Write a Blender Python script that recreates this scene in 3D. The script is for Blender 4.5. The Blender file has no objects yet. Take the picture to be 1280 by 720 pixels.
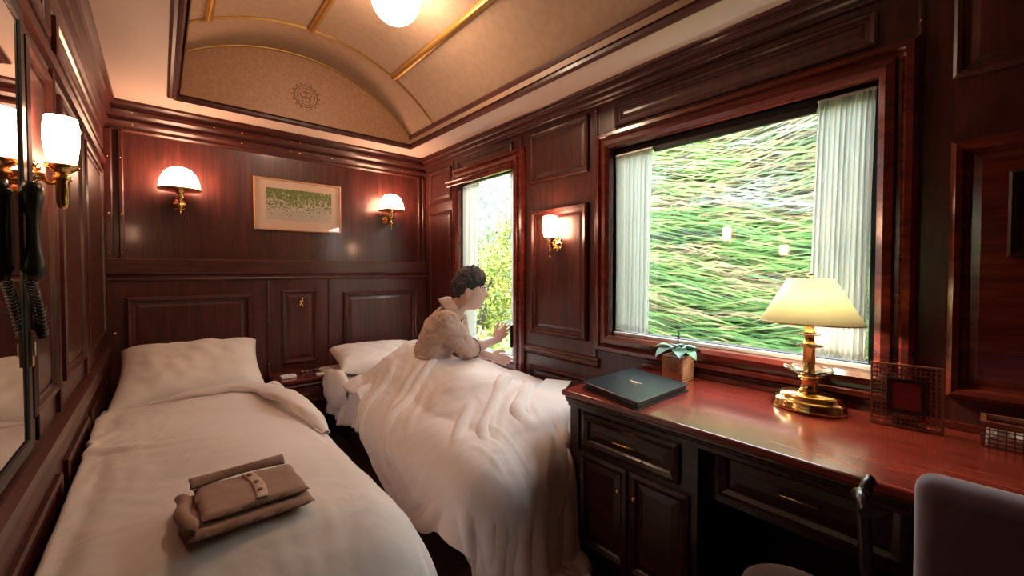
import bpy, bmesh, math, random
from mathutils import Vector, Matrix, noise
random.seed(7)
PI = math.pi
sc = bpy.context.scene
COL = sc.collection

# ------------------------------------------------------------------ materials
MATS = {}
def nodes(name):
    m = bpy.data.materials.new(name); m.use_nodes = True
    nt = m.node_tree; b = nt.nodes['Principled BSDF']
    MATS[name] = m
    return m, nt, b
def setp(b, **k):
    for a, v in k.items(): b.inputs[a.replace('_', ' ')].default_value = v
def ramp(nt, stops, fac):
    r = nt.nodes.new('ShaderNodeValToRGB'); e = r.color_ramp.elements
    while len(e) < len(stops): e.new(.5)
    for i, (p, c) in enumerate(stops): e[i].position = p; e[i].color = (*c, 1)
    nt.links.new(fac, r.inputs[0]); return r.outputs[0]
def coords(nt, scale, rot=(0, 0, 0), kind='Object'):
    t = nt.nodes.new('ShaderNodeTexCoord'); mp = nt.nodes.new('ShaderNodeMapping')
    mp.inputs['Scale'].default_value = scale; mp.inputs['Rotation'].default_value = rot
    nt.links.new(t.outputs[kind], mp.inputs[0]); return mp.outputs[0]
def noisetex(nt, vec, scale, detail=4, rough=.5, dist=0):
    n = nt.nodes.new('ShaderNodeTexNoise'); nt.links.new(vec, n.inputs['Vector'])
    n.inputs['Scale'].default_value = scale; n.inputs['Detail'].default_value = detail
    n.inputs['Roughness'].default_value = rough; n.inputs['Distortion'].default_value = dist
    return n.outputs['Fac']
def bump(nt, b, h, strength, dist=.01):
    bn = nt.nodes.new('ShaderNodeBump'); bn.inputs['Strength'].default_value = strength
    bn.inputs['Distance'].default_value = dist
    nt.links.new(h, bn.inputs['Height']); nt.links.new(bn.outputs[0], b.inputs['Normal'])
def wood(name, c0, c1, c2, rough=.38, scale=(14, 14, 1.2), coat=.22):
    m, nt, b = nodes(name)
    v = coords(nt, scale)
    n = noisetex(nt, v, 2.2, 7, .62, .8)
    nt.links.new(ramp(nt, [(.3, c0), (.52, c1), (.72, c2)], n), b.inputs['Base Color'])
    setp(b, Roughness=rough, Coat_Weight=coat, Coat_Roughness=.12)
    bump(nt, b, n, .08, .003)
    return m
wood('mahogany', (.040, .009, .008), (.075, .016, .013), (.120, .027, .019))
wood('mahogany_y', (.040, .009, .008), (.075, .016, .013), (.120, .027, .019), scale=(14, 1.2, 14))
wood('mahogany_x', (.040, .009, .008), (.075, .016, .013), (.120, .027, .019), scale=(1.2, 14, 14))
wood('mahogany_polished', (.070, .010, .008), (.13, .020, .014), (.21, .038, .022), rough=.2, scale=(14, 1.2, 14), coat=.6)
wood('desk_top_wood', (.12, .014, .010), (.22, .030, .020), (.33, .055, .034), rough=.22, scale=(9, 1.0, 9), coat=.5)
wood('shaded_mahogany', (.022, .007, .006), (.040, .012, .010), (.065, .020, .014), rough=.35, scale=(14, 1.2, 14))  # mahogany darkened so the desk body carries its shade in the colour
wood('ebony', (.010, .004, .004), (.020, .008, .007), (.035, .013, .010), rough=.3)
def plain(name, col, rough=.5, metal=0., **k):
    m, nt, b = nodes(name); setp(b, Base_Color=(*col, 1), Roughness=rough, Metallic=metal, **k)
    n = noisetex(nt, coords(nt, (1, 1, 1)), 60, 3)
    bump(nt, b, n, .03, .002)
    return m
plain('brass', (.85, .55, .22), .18, 1.)
plain('aged_gold', (.45, .24, .06), .35, .7)
plain('cream_ceiling', (.70, .55, .47), .55)
plain('white_plastic', (.85, .83, .8), .35)
plain('black_plastic', (.015, .014, .016), .3)
plain('black_frame', (.012, .011, .012), .4)
plain('aluminium', (.75, .75, .76), .3, .8)
plain('mat_board', (.80, .60, .50), .7)
plain('paper', (.85, .85, .85), .6)
plain('skin', (.84, .58, .49), .45, Subsurface_Weight=.08)
plain('lips', (.55, .22, .17), .45)
plain('eye_white', (.8, .8, .8), .2)
plain('iris', (.03, .015, .01), .15)
plain('piping', (.06, .03, .035), .7)
plain('leaf_a', (.10, .28, .13), .35)
plain('leaf_b', (.22, .42, .36), .35)
plain('leaf_dark', (.03, .02, .03), .5)
plain('soil', (.05, .03, .02), .9)
plain('wicker', (.60, .33, .19), .45)
plain('dark_wicker', (.20, .07, .045), .4)
plain('binder_leather', (.018, .030, .038), .28)
plain('emblem', (.75, .68, .5), .3, .6)
plain('lacquer_red', (.22, .03, .03), .35)
plain('outer_shell', (.05, .05, .05), .8)

m, nt, b = nodes('vault_paper')        # tan patterned lining of the vault
v = coords(nt, (1, 1, 1)); vo = nt.nodes.new('ShaderNodeTexVoronoi'); vo.inputs['Scale'].default_value = 26
nt.links.new(v, vo.inputs['Vector'])
nt.links.new(ramp(nt, [(.2, (.36, .23, .15)), (.8, (.40, .26, .175))], vo.outputs['Distance']), b.inputs['Base Color'])
setp(b, Roughness=.5)
m, nt, b = nodes('lunette_paper')
v = coords(nt, (1, 1, 1)); vo = nt.nodes.new('ShaderNodeTexVoronoi'); vo.inputs['Scale'].default_value = 40
nt.links.new(v, vo.inputs['Vector'])
nt.links.new(ramp(nt, [(.15, (.34, .17, .09)), (.8, (.41, .215, .12))], vo.outputs['Distance']), b.inputs['Base Color'])
setp(b, Roughness=.5)
plain('medallion_tan', (.24, .12, .06), .5)

def fabric(name, col, weave=600, wr=.35, rough=.85, sheen=.2, wscale=(5, 9, 5)):
    m, nt, b = nodes(name)
    v = coords(nt, (1, 1, 1)); v2 = coords(nt, wscale, (.2, .1, .7))
    n1 = noisetex(nt, v2, .8, 3, .45, .5)
    n2 = noisetex(nt, v, weave, 2)
    a = nt.nodes.new('ShaderNodeMath'); a.operation = 'MULTIPLY_ADD'
    nt.links.new(n2, a.inputs[0]); a.inputs[1].default_value = .03; nt.links.new(n1, a.inputs[2])
    setp(b, Base_Color=(*col, 1), Roughness=rough, Sheen_Weight=sheen)
    bump(nt, b, a.outputs[0], wr, .05)
    return m
fabric('duvet_cotton', (.88, .80, .77), wr=.3)
fabric('sheet_cotton', (.84, .78, .76), wr=.3)
fabric('pillow_cotton', (.87, .79, .74), wr=.22, wscale=(7, 4, 7))
fabric('pyjama_beige', (.60, .43, .35), wr=.5, wscale=(14, 14, 14), rough=.7)
fabric('pyjama_brown', (.34, .19, .145), wr=.35, wscale=(9, 9, 9), rough=.7)
fabric('purple_velvet', (.10, .05, .10), wr=.2, sheen=1.)
fabric('grey_velvet', (.16, .15, .17), wr=.2, sheen=.8)
fabric('carpet', (.06, .012, .012), weave=300, wr=.3)
m, nt, b = nodes('hair')
v = coords(nt, (60, 60, 8)); n = noisetex(nt, v, 2, 4)
nt.links.new(ramp(nt, [(.3, (.008, .008, .010)), (.7, (.05, .05, .06))], n), b.inputs['Base Color'])
setp(b, Roughness=.5); bump(nt, b, n, .6, .01)

def emit(name, col, s, base=(.9, .9, .85)):
    m, nt, b = nodes(name); setp(b, Base_Color=(*base, 1), Roughness=.3, Emission_Color=(*col, 1), Emission_Strength=s)
    return m
emit('lit_glass', (1., .56, .34), 20)
emit('lit_dome', (1., .56, .34), 15)
emit('lit_globe', (1., .72, .50), 20)
emit('lit_bulb', (1., .82, .55), 130)

m, nt, b = nodes('lamp_shade_cloth'); out = nt.nodes['Material Output']
tr = nt.nodes.new('ShaderNodeBsdfTranslucent'); tr.inputs[0].default_value = (.97, .95, .74, 1)
mx = nt.nodes.new('ShaderNodeMixShader'); mx.inputs[0].default_value = .55
setp(b, Base_Color=(.88, .86, .70, 1), Roughness=.7)
nt.links.new(b.outputs[0], mx.inputs[1]); nt.links.new(tr.outputs[0], mx.inputs[2]); nt.links.new(mx.outputs[0], out.inputs[0])
m, nt, b = nodes('curtain_sheer'); out = nt.nodes['Material Output']
tr = nt.nodes.new('ShaderNodeBsdfTranslucent'); tr.inputs[0].default_value = (.92, .95, .93, 1)
tp = nt.nodes.new('ShaderNodeBsdfTransparent')
mx = nt.nodes.new('ShaderNodeMixShader'); mx.inputs[0].default_value = .52
m2 = nt.nodes.new('ShaderNodeMixShader'); m2.inputs[0].default_value = .05
setp(b, Base_Color=(.85, .83, .78, 1), Roughness=.8)
nt.links.new(b.outputs[0], mx.inputs[1]); nt.links.new(tr.outputs[0], mx.inputs[2])
nt.links.new(mx.outputs[0], m2.inputs[1]); nt.links.new(tp.outputs[0], m2.inputs[2]); nt.links.new(m2.outputs[0], out.inputs[0])

def glass(name, tint=(1, 1, 1), fac=.08):
    m, nt, b = nodes(name); out = nt.nodes['Material Output']
    g = nt.nodes.new('ShaderNodeBsdfGlossy'); g.inputs['Roughness'].default_value = .02
    t = nt.nodes.new('ShaderNodeBsdfTransparent'); t.inputs[0].default_value = (*tint, 1)
    x = nt.nodes.new('ShaderNodeMixShader'); x.inputs[0].default_value = fac
    nt.links.new(t.outputs[0], x.inputs[1]); nt.links.new(g.outputs[0], x.inputs[2]); nt.links.new(x.outputs[0], out.inputs[0])
glass('window_glass', (.97, .99, .98), .07)
glass('picture_glass', (.98, .98, .98), .04)
m, nt, b = nodes('clear_glass'); setp(b, Base_Color=(1, .93, .75, 1), Roughness=.03, Transmission_Weight=.9, IOR=1.45)
m, nt, b = nodes('mirror'); setp(b, Base_Color=(.78, .76, .74, 1), Roughness=.03, Metallic=1.)

m, nt, b = nodes('leaf_print')           # scattered green leaves, dense at the top of the sheet
v = coords(nt, (1, 1, 1)); vo = nt.nodes.new('ShaderNodeTexVoronoi'); vo.inputs['Scale'].default_value = 75
nt.links.new(v, vo.inputs['Vector'])
sx = nt.nodes.new('ShaderNodeSeparateXYZ'); nt.links.new(v, sx.inputs[0])
mr = nt.nodes.new('ShaderNodeMapRange'); nt.links.new(sx.outputs['Z'], mr.inputs[0])
mr.inputs[1].default_value = -.11; mr.inputs[2].default_value = .10; mr.inputs[3].default_value = .12; mr.inputs[4].default_value = .85
lt = nt.nodes.new('ShaderNodeMath'); lt.operation = 'LESS_THAN'
nt.links.new(vo.outputs['Distance'], lt.inputs[0]); nt.links.new(mr.outputs[0], lt.inputs[1])
mc = nt.nodes.new('ShaderNodeMix'); mc.data_type = 'RGBA'
nt.links.new(lt.outputs[0], mc.inputs[0]); mc.inputs[6].default_value = (.62, .55, .50, 1)
nt.links.new(ramp(nt, [(.0, (.10, .16, .04)), (1., (.30, .36, .12))], vo.outputs['Color']), mc.inputs[7])
nt.links.new(mc.outputs[2], b.inputs['Base Color']); setp(b, Roughness=.7)

def foliage(name, cols, sc_, nscale, amt=.34, island=True):
    m, nt, b = nodes(name)
    n = noisetex(nt, coords(nt, sc_), nscale, 8, .60, .2)
    f = n
    if island:
        g = nt.nodes.new('ShaderNodeNewGeometry')
        a = nt.nodes.new('ShaderNodeMath'); a.operation = 'MULTIPLY_ADD'
        nt.links.new(g.outputs['Random Per Island'], a.inputs[0]); a.inputs[1].default_value = amt
        s = nt.nodes.new('ShaderNodeMath'); s.operation = 'SUBTRACT'; nt.links.new(n, s.inputs[0]); s.inputs[1].default_value = amt / 2
        nt.links.new(s.outputs[0], a.inputs[2]); f = a.outputs[0]
    nt.links.new(ramp(nt, cols, f), b.inputs['Base Color']); setp(b, Roughness=.75)
    return m
foliage('bank_streaks', [(.34, (.07, .065, .065)), (.40, (.035, .06, .03)), (.44, (.06, .14, .04)), (.48, (.09, .23, .045)), (.52, (.17, .28, .07)), (.55, (.34, .29, .13)), (.585, (.13, .085, .06)), (.62, (.09, .20, .08)), (.67, (.36, .35, .33))], (1, .22, 1), 2.3, .07)
foliage('bank_soil', [(.3, (.03, .05, .02)), (.5, (.12, .24, .06)), (.7, (.35, .42, .2))], (1, .3, 1), 2.)
foliage('tree_leaves', [(.3, (.06, .11, .03)), (.45, (.17, .26, .04)), (.6, (.42, .42, .07)), (.75, (.50, .40, .18))], (1, 1, 1), 1.6)
foliage('pale_leaves', [(.3, (.17, .26, .22)), (.5, (.30, .40, .32)), (.7, (.44, .50, .40))], (1, 1, 1), 1.6)

# ------------------------------------------------------------------ mesh helpers
class MB:
    def __init__(s, origin=(0, 0, 0)): s.bm = bmesh.new(); s.o = Vector(origin); s.uv = []
    def box(s, a, b, bev=0., seg=2, M=None, mi=0):
        a = Vector(a); b = Vector(b)
        r = bmesh.ops.create_cube(s.bm, size=1); vs = r['verts']
        for v in vs: v.co = Vector([(a[i] + b[i]) / 2 + v.co[i] * abs(b[i] - a[i]) for i in range(3)])
        fs = set(f for v in vs for f in v.link_faces)
        if bev:
            es = list(set(e for v in vs for e in v.link_edges))
            q = bmesh.ops.bevel(s.bm, geom=es, offset=bev, segments=seg, affect='EDGES', profile=.5)
            fs = set(q['faces']) | set(f for f in fs if f.is_valid)
            vs = list(set(v for f in fs for v in f.verts))
        for f in fs: f.material_index = mi
        if M is not None:
            for v in vs: v.co = M @ v.co
        return s
    def lathe(s, prof, c, n=32, sx=1, sy=1, axis='z', mi=0, M=None):
        c = Vector(c); rings = []
        for r, z in prof:
            ring = []
            for k in range(n):
                t = 2 * PI * k / n; p = (r * sx * math.cos(t), r * sy * math.sin(t), z)
                if axis == 'x': p = (p[2], p[0], p[1])
                if axis == 'y': p = (p[0], p[2], p[1])
                p = Vector(p)
                if M is not None: p = M @ p
                ring.append(s.bm.verts.new(c + p))
            rings.append(ring)
        for a, b in zip(rings, rings[1:]):
            for k in range(n):
                f = s.bm.faces.new((a[k], a[(k + 1) % n], b[(k + 1) % n], b[k])); f.material_index = mi; f.smooth = True
        for ring, r in ((rings[0], prof[0][0]), (rings[-1], prof[-1][0])):
            if r > 1e-5: 
                f = s.bm.faces.new(ring); f.material_index = mi
        return s
    def tube(s, pts, r, n=10, mi=0, cap=True):
        pts = [Vector(p) for p in pts]; rr = r if isinstance(r, (list, tuple)) else [r] * len(pts)
        rings = []; up = Vector((.13, .31, .94)).normalized()
        for i, p in enumerate(pts):
            d = (pts[min(i + 1, len(pts) - 1)] - pts[max(i - 1, 0)]).normalized()
            x = d.cross(up)
            if x.length < .1: x = d.cross(Vector((1, 0, 0)))
            x.normalize(); y = d.cross(x).normalized(); up = x.cross(d).normalized()
            rings.append([s.bm.verts.new(p + (x * math.cos(2 * PI * k / n) + y * math.sin(2 * PI * k / n)) * rr[i]) for k in range(n)])
        for a, b in zip(rings, rings[1:]):
            for k in range(n):
                f = s.bm.faces.new((a[k], a[(k + 1) % n], b[(k + 1) % n], b[k])); f.material_index = mi; f.smooth = True
        if cap:
            for q in (rings[0], rings[-1]):
                f = s.bm.faces.new(q); f.material_index = mi
        return s
    def ring(s, fn, rect, prof, mi=0, open_side=None):
        """moulding with a profile (inset, height) swept round a rectangle, mitred"""
        u0, u1, v0, v1 = rect; rows = []
        for d, h in prof:
            rows.append([s.bm.verts.new(fn(u, v, h)) for u, v in ((u0 + d, v0 + d), (u1 - d, v0 + d), (u1 - d, v1 - d), (u0 + d, v1 - d))])
        for a, b in zip(rows, rows[1:]):
            for k in range(4):
                if open_side == k: continue
                f = s.bm.faces.new((a[k], a[(k + 1) % 4], b[(k + 1) % 4], b[k])); f.material_index = mi
        return s
    def strip(s, prof, a, b, fn, mi=0):
        """profile (p,q) extruded from a to b along a run; fn(t,p,q)->xyz"""
        A = [s.bm.verts.new(fn(a, p, q)) for p, q in prof]; B = [s.bm.verts.new(fn(b, p, q)) for p, q in prof]
        for k in range(len(prof) - 1):
            f = s.bm.faces.new((A[k], A[k + 1], B[k + 1], B[k])); f.material_index = mi
        s.bm.faces.new(A); s.bm.faces.new(B)
        return s
    def sphere(s, c, r, sub=2, sc3=(1, 1, 1), mi=0, M=None):
        q = bmesh.ops.create_icosphere(s.bm, subdivisions=sub, radius=r)
        for v in q['verts']:
            p = Vector((v.co.x * sc3[0], v.co.y * sc3[1], v.co.z * sc3[2]))
            if M is not None: p = M @ p
            v.co = p + Vector(c)
            for f in v.link_faces: f.material_index = mi; f.smooth = True
        return s
    def grid(s, nx, ny, fn, mi=0, wrap=False):
        vs = [[s.bm.verts.new(fn(i / (nx - 1), j / (ny - 1))) for i in range(nx)] for j in range(ny)]
        for j in range(ny - 1):
            for i in range(nx - 1):
                f = s.bm.faces.new((vs[j][i], vs[j][i + 1], vs[j + 1][i + 1], vs[j + 1][i])); f.material_index = mi; f.smooth = True
        return s
    def build(s, name, mats, parent=None, smooth=False, normals=True):
        if normals: bmesh.ops.recalc_face_normals(s.bm, faces=s.bm.faces[:])
        me = bpy.data.meshes.new(name)
        for v in s.bm.verts: v.co -= s.o
        s.bm.to_mesh(me); s.bm.free()
        for m in (mats if isinstance(mats, (list, tuple)) else [mats]): me.materials.append(MATS[m])
        if smooth:
            for p in me.polygons: p.use_smooth = True
        ob = bpy.data.objects.new(name, me); COL.objects.link(ob)
        if parent is None: ob.location = s.o
        else:
            ob.parent = parent
            ob.location = s.o - world_loc(parent)
        return ob
def world_loc(o):
    l = o.location.copy()
    while o.parent: o = o.parent; l = l + o.location
    return l
def tag(o, label, cat, group=None, kind=None):
    o['label'] = label; o['category'] = cat
    if group: o['group'] = group
    if kind: o['kind'] = kind
    return o
def thing(name, loc, label, cat, group=None):
    o = bpy.data.objects.new(name, None); o.empty_display_size = .05; COL.objects.link(o); o.location = loc
    return tag(o, label, cat, group)
def struct(o): o['kind'] = 'structure'; return o
def copy_tree(o, parent=None):
    c = o.copy(); COL.objects.link(c); c.parent = parent
    for ch in list(o.children): copy_tree(ch, c)
    return c

XR, YB, XL, YN = 1.94, 3.55, -.26, -1.25     # panel planes of the right, back, left and near walls
ZC = 2.30
R_ = lambda y, z, h: (XR - h, y, z)
B_ = lambda x, z, h: (x, YB - h, z)
L_ = lambda y, z, h: (XL + h, y, z)
PANEL = [(0, 0), (0, .012), (.008, .017), (.018, .014), (.024, .006), (.034, .004), (.034, 0)]
BOLD = [(0, 0), (0, .018), (.012, .028), (.026, .024), (.032, .010), (.045, .007), (.045, 0)]

# ------------------------------------------------------------------ room shell
fl = MB().box((XL - .1, YN - .1, -.08), (XR + .1, YB + .1, 0)).build('floor', 'carpet'); struct(fl)
# right wall, built round its two window openings
W1 = (.265, 1.385, .888, 1.925)     # big window opening  (y0,y1,z0,z1)
W2 = (2.215, 2.915, .600, 2.005)    # narrow window opening
mb = MB()
def wseg(y0, y1, z0, z1): mb.box((XR, y0, z0), (XR + .09, y1, z1))
for y0, y1 in ((YN, W1[0]), (W1[1], W2[0]), (W2[1], YB + .1)): wseg(y0, y1, 0, 2.75)
for w in (W1, W2): wseg(w[0], w[1], 0, w[2]); wseg(w[0], w[1], w[3], 2.75)
wall_r = struct(mb.build('wall_right', 'mahogany'))
wall_b = struct(MB().box((XL - .1, YB, 0), (XR + .1, YB + .09, 2.75)).build('wall_back', 'mahogany'))
wall_l = struct(MB().box((XL - .09, YN, 0), (XL, YB + .1, 2.75)).build('wall_left', 'mahogany'))
wall_n = struct(MB().box((XL - .1, YN - .09, 0), (XR + .1, YN, 2.75)).build('wall_near', 'mahogany'))

def panel(wall, fn, rect, prof=PANEL, mat='mahogany', name='panel_moulding', field=True):
    m = MB(); m.ring(fn, rect, prof)
    o = m.build(name, mat, wall)
    if field:
        d = prof[-1][0]; u0, u1, v0, v1 = rect; k = d + .0
        m = MB(); m.ring(fn, (u0 + k, u1 - k, v0 + k, v1 - k), [(0, .0005), (.022, .006)])
        c = [m.bm.verts.new(fn(u, v, .006)) for u, v in ((u0 + k + .022, v0 + k + .022), (u1 - k - .022, v0 + k + .022), (u1 - k - .022, v1 - k - .022), (u0 + k + .022, v1 - k - .022))]
        m.bm.faces.new(c); m.build('panel_field', mat, wall)
    return o
SCREW = None
def screw(wall, fn, u, v, h):
    global SCREW
    if SCREW is None:
        m = MB(); m.lathe([(.0, -.001), (.0045, -.001), (.0042, .0018), (.0, .0026)], (0, 0, 0), 10); SCREW = m.build('screw', 'brass'); SCREW.location = Vector(fn(u, v, h)) - world_loc(wall); SCREW.parent = wall; o = SCREW
    else:
        o = SCREW.copy(); COL.objects.link(o); o.parent = wall; o.location = Vector(fn(u, v, h)) - world_loc(wall)
    n = (Vector(fn(u, v, h + 1)) - Vector(fn(u, v, h)))
    o.rotation_euler = n.to_track_quat('Z', 'Y').to_euler()

# --- right wall panelling
panel(wall_r, R_, (1.555, 2.05, 1.835, 2.175))
panel(wall_r, R_, (1.555, 2.05, .825, 1.655), BOLD)
panel(wall_r, R_, (1.50, 2.06, .16, .60))
panel(wall_r, R_, (3.06, 3.44, 1.86, 2.16)); panel(wall_r, R_, (3.06, 3.44, .80, 1.78)); panel(wall_r, R_, (3.06, 3.44, .16, .62))
panel(wall_r, R_, (.27, 1.37, 2.045, 2.17))
panel(wall_r, R_, (2.25, 2.96, 2.06, 2.175))
panel(wall_r, R_, (-.62, .085, .845, 1.66), BOLD, 'mahogany_polished'); panel(wall_r, R_, (-.62, .085, 1.86, 2.17)); panel(wall_r, R_, (-1.2, -.72, .845, 1.66), BOLD)
def run(parent, name, fn, prof, a, b, mat='mahogany_y'):
    return MB().strip(prof, a, b, fn).build(name, mat, parent)
RR = lambda t, h, z: (XR - h, t, z)
for a, b in ((1.475, 2.15), (3.03, YB)):
    run(wall_r, 'chair_rail', RR, [(0, .675), (.012, .68), (.022, .692), (.014, .702), (.016, .715), (.024, .722), (.012, .735), (0, .738)], a, b)
for y in (2.155, 1.50, .16, 3.035):      # upright cover strips on the panel joints
    run(wall_r, 'joint_strip', lambda t, h, z: (XR - h, y - .008 + z, t), [(0, 0), (.008, 0), (.010, .008), (.008, .016), (0, .016)], .74, 2.19, 'mahogany')
for y, z, h in ((1.50, 1.99, .012), (1.50, 2.17, .012), (1.50, .77, .012), (2.155, 2.17, .012), (2.155, .76, .012), (1.66, .70, .022), (1.95, .70, .022), (.16, 2.08, .012), (.16, .78, .012), (1.475, .705, .022)):
    screw(wall_r, R_, y, z, h)

# --- window casings, panes, sills
CASE = [(0, 0), (0, .018), (.012, .034), (.030, .036), (.040, .024), (.052, .022), (.058, .040), (.082, .046), (.100, .030), (.105, .004), (.105, -.04)]
def casing(idx, W, pads, open_side=None):
    y0, y1, z0, z1 = W
    w = struct(MB().ring(R_, (y0 - .105, y1 + .105, z0 - .105, z1 + .105), CASE, open_side=open_side).build('window_%d' % idx, 'mahogany_polished'))
    m = MB(); m.ring(lambda y, z, h: (XR + .045 - h, y, z), (y0, y1, z0, z1), [(0, 0), (0, .012), (.018, .012), (.022, .0), (.022, -.02), (0, -.02)])
    m.box((XR + .025, y0, z1 - .035), (XR + .055, y1, z1)); m.build('sash', 'black_frame', w)
    MB().box((XR + .002, y0 + .004, z0 + .0), (XR + .022, y1 - .004, z0 + .016), .002).build('sill_strip', 'white_plastic', w)
    MB().box((XR + .050, y0 + .015, z0 + .015), (XR + .056, y1 - .015, z1 - .015)).build('pane', 'window_glass', w)
    MB().box((XR + .02, y0, z0 - .012), (XR + .075, y1, z0)).build('window_sill', 'mahogany_polished', w)
    return w
win1 = casing(1, W1, None)
win2 = casing(2, W2, None)
MB().box((XR + .022, .45, 1.868), (XR + .040, 1.15, 1.902), .003).build('blind_bottom_bar', 'black_frame', win1)
MB().box((XR - .075, 2.19, 1.955), (XR - .046, 3.03, 1.990), .004).box((XR - .085, 2.18, 1.988), (XR - .0, 3.04, 2.0), .003).build('pelmet', 'mahogany_polished', win2)
MB().box((XR - .06, 2.20, .70), (XR - .03, 2.215, .86), .004).build('blind_catch', 'black_plastic', win2)

def curtain(y0, y1, yb0, yb1, z0, z1, n, x, label, name='curtain'):
    m = MB(); N = n * 8
    def f(u, v, dx=0):
        z = z1 + (z0 - z1) * v
        ya = y0 + (yb0 - y0) * v ** .8; yb = y1 + (yb1 - y1) * v ** .8
        ph = u * n * 2 * PI + .5 * math.sin(v * 3 + u * 9)
        am = .009 + .004 * math.sin(u * 17) + .002 * v
        return Vector((x + am * math.sin(ph) + dx, ya + (yb - ya) * (u + .25 / n / 2 * math.sin(2 * ph) * .5), z + .004 * math.sin(ph) * (1 - v)))
    m.grid(N, 26, lambda u, v: f(u, v))
    root = thing('curtain', (x, (y0 + y1) / 2, z0), label, 'curtain', None)
    o = m.build('fabric', 'curtain_sheer', root, smooth=True)
    md = o.modifiers.new('t', 'SOLIDIFY'); md.thickness = .0008
    MB().box((x - .004, min(y0, y1) - .002, z1 - .002), (x + .004, max(y0, y1) + .002, z1 + .008), .002).build('heading_rail', 'aluminium', root)
    return root
curtain(1.375, 1.150, 1.372, 1.165, .915, 1.885, 9, XR + .010, 'sheer white pleated curtain at the left side of the big window')
curtain(.442, .272, .468, .288, .915, 1.900, 11, XR + .010, 'sheer white pleated curtain at the right side of the big window, behind the lamp')
curtain(2.905, 2.665, 2.90, 2.72, .63, 1.95, 8, XR + .010, 'white curtain gathered at the left side of the narrow window, behind the man')
curtain(2.29, 2.222, 2.28, 2.222, .63, 1.95, 3, XR + .010, 'thin strip of white curtain at the right side of the narrow window')

# --- back wall: cornice, dado shelf, lower panels
CORN = [(0, 2.115), (.010, 2.118), (.020, 2.128), (.014, 2.140), (.016, 2.150), (.030, 2.165), (.034, 2.178), (.024, 2.192), (.026, 2.205), (.044, 2.222), (.050, 2.240), (.040, 2.255), (.044, 2.272), (.062, 2.285), (.066, 2.302), (0, 2.302)]
BR = lambda t, h, z: (t, YB - h, z); LR = lambda t, h, z: (XL + h, t, z); NR = lambda t, h, z: (t, YN + h, z)
CORN_R = [(h, 2.20 + (z - 2.115) * .545) for h, z in CORN]
struct(run(None, 'trim_1', BR, CORN, XL + .0, XR, 'mahogany_x')); tb = bpy.data.objects['trim_1']
struct(run(None, 'trim_2', RR, CORN_R, YN, YB, 'mahogany_y')); trr = bpy.data.objects['trim_2']
struct(run(None, 'trim_3', LR, CORN, YN, YB, 'mahogany_y')); tl = bpy.data.objects['trim_3']
struct(run(None, 'trim_4', NR, CORN, XL, XR, 'mahogany_x'))
for x in (-.12, .30, .46, .78, .84, 1.08, 1.38, 1.7):
    screw(tb, B_, x, 2.235, .051); screw(tb, B_, x, 2.165, .031)
for y in (.72, 1.5, 2.4): screw(trr, R_, y, 2.285, .055)
SH = [(0, 1.175), (.055, 1.178), (.062, 1.190), (.056, 1.202), (.062, 1.214), (.075, 1.226), (.078, 1.240), (.080, 1.318), (.074, 1.326), (0, 1.326)]
struct(run(None, 'trim_5', BR, SH, XL + .001, XR - .001, 'mahogany_x')); shelf = bpy.data.objects['trim_5']
for x in (-.20, .14, .46, .78, 1.11, 1.44, 1.74): screw(shelf, B_, x, 1.20, .061)
head = MB().box((XL + .001, YB - .045, 0), (XR - .001, YB, 1.18)).build('headboard_panelling', 'mahogany', wall_b)
H_ = lambda x, z, h: (x, YB - .045 - h, z)
panel(wall_b, H_, (-.165, .505, .55, 1.08), BOLD); panel(wall_b, H_, (.70, .945, .53, 1.095), PANEL); panel(wall_b, H_, (1.155, 1.825, .55, 1.07), BOLD)
for x in (.609, 1.044):
    run(wall_b, 'joint_strip', lambda t, h, z: (x - .008 + z, YB - .045 - h, t), [(0, 0), (.008, 0), (.010, .008), (.008, .016), (0, .016)], .3, 1.17, 'mahogany')
for x, z in ((.609, 1.13), (.609, .88), (1.044, 1.13), (1.044, .90), (.609, .55), (1.044, .55), (-.215, .86), (-.215, .55)): screw(wall_b, H_, x, z, .011)
def pil(x0, x1): 
    m = MB(); d = .022
    m.strip([(0, x0), (.020, x0), (.026, x0 + .006), (.026, x1 - .006), (.020, x1), (0, x1)], 1.327, 2.12, lambda t, h, w: (w, YB - h, t)); return m.build('pilaster', 'mahogany', wall_b)
pil(XL, -.215); pil(-.19, -.165); pil(1.86, 1.885); pil(1.905, XR)
for z in (1.36, 1.60, 1.95): screw(wall_b, B_, -.235, z, .027); screw(wall_b, B_, -.178, z, .027)
hk = thing('coat_hook', (.834, YB - .052, .985), 'small brass swivel hook on the middle headboard panel', 'hook')
MB((.834, YB - .052, .985)).lathe([(.0, 0), (.016, 0), (.016, -.006), (.0, -.010)], (.834, YB - .0515, .992), 20, axis='y', sx=1, sy=1.6).build('plate', 'brass', hk)
MB((.834, YB - .052, .985)).tube([(.834, YB - .058, 1.00), (.834, YB - .085, 1.005), (.834, YB - .098, 1.02), (.834, YB - .094, 1.035)], .005).tube([(.834, YB - .058, .985), (.834, YB - .075, .965), (.834, YB - .09, .97), (.834, YB - .093, .985)], .005).sphere((.834, YB - .094, 1.037), .008).build('hook', 'brass', hk)

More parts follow.
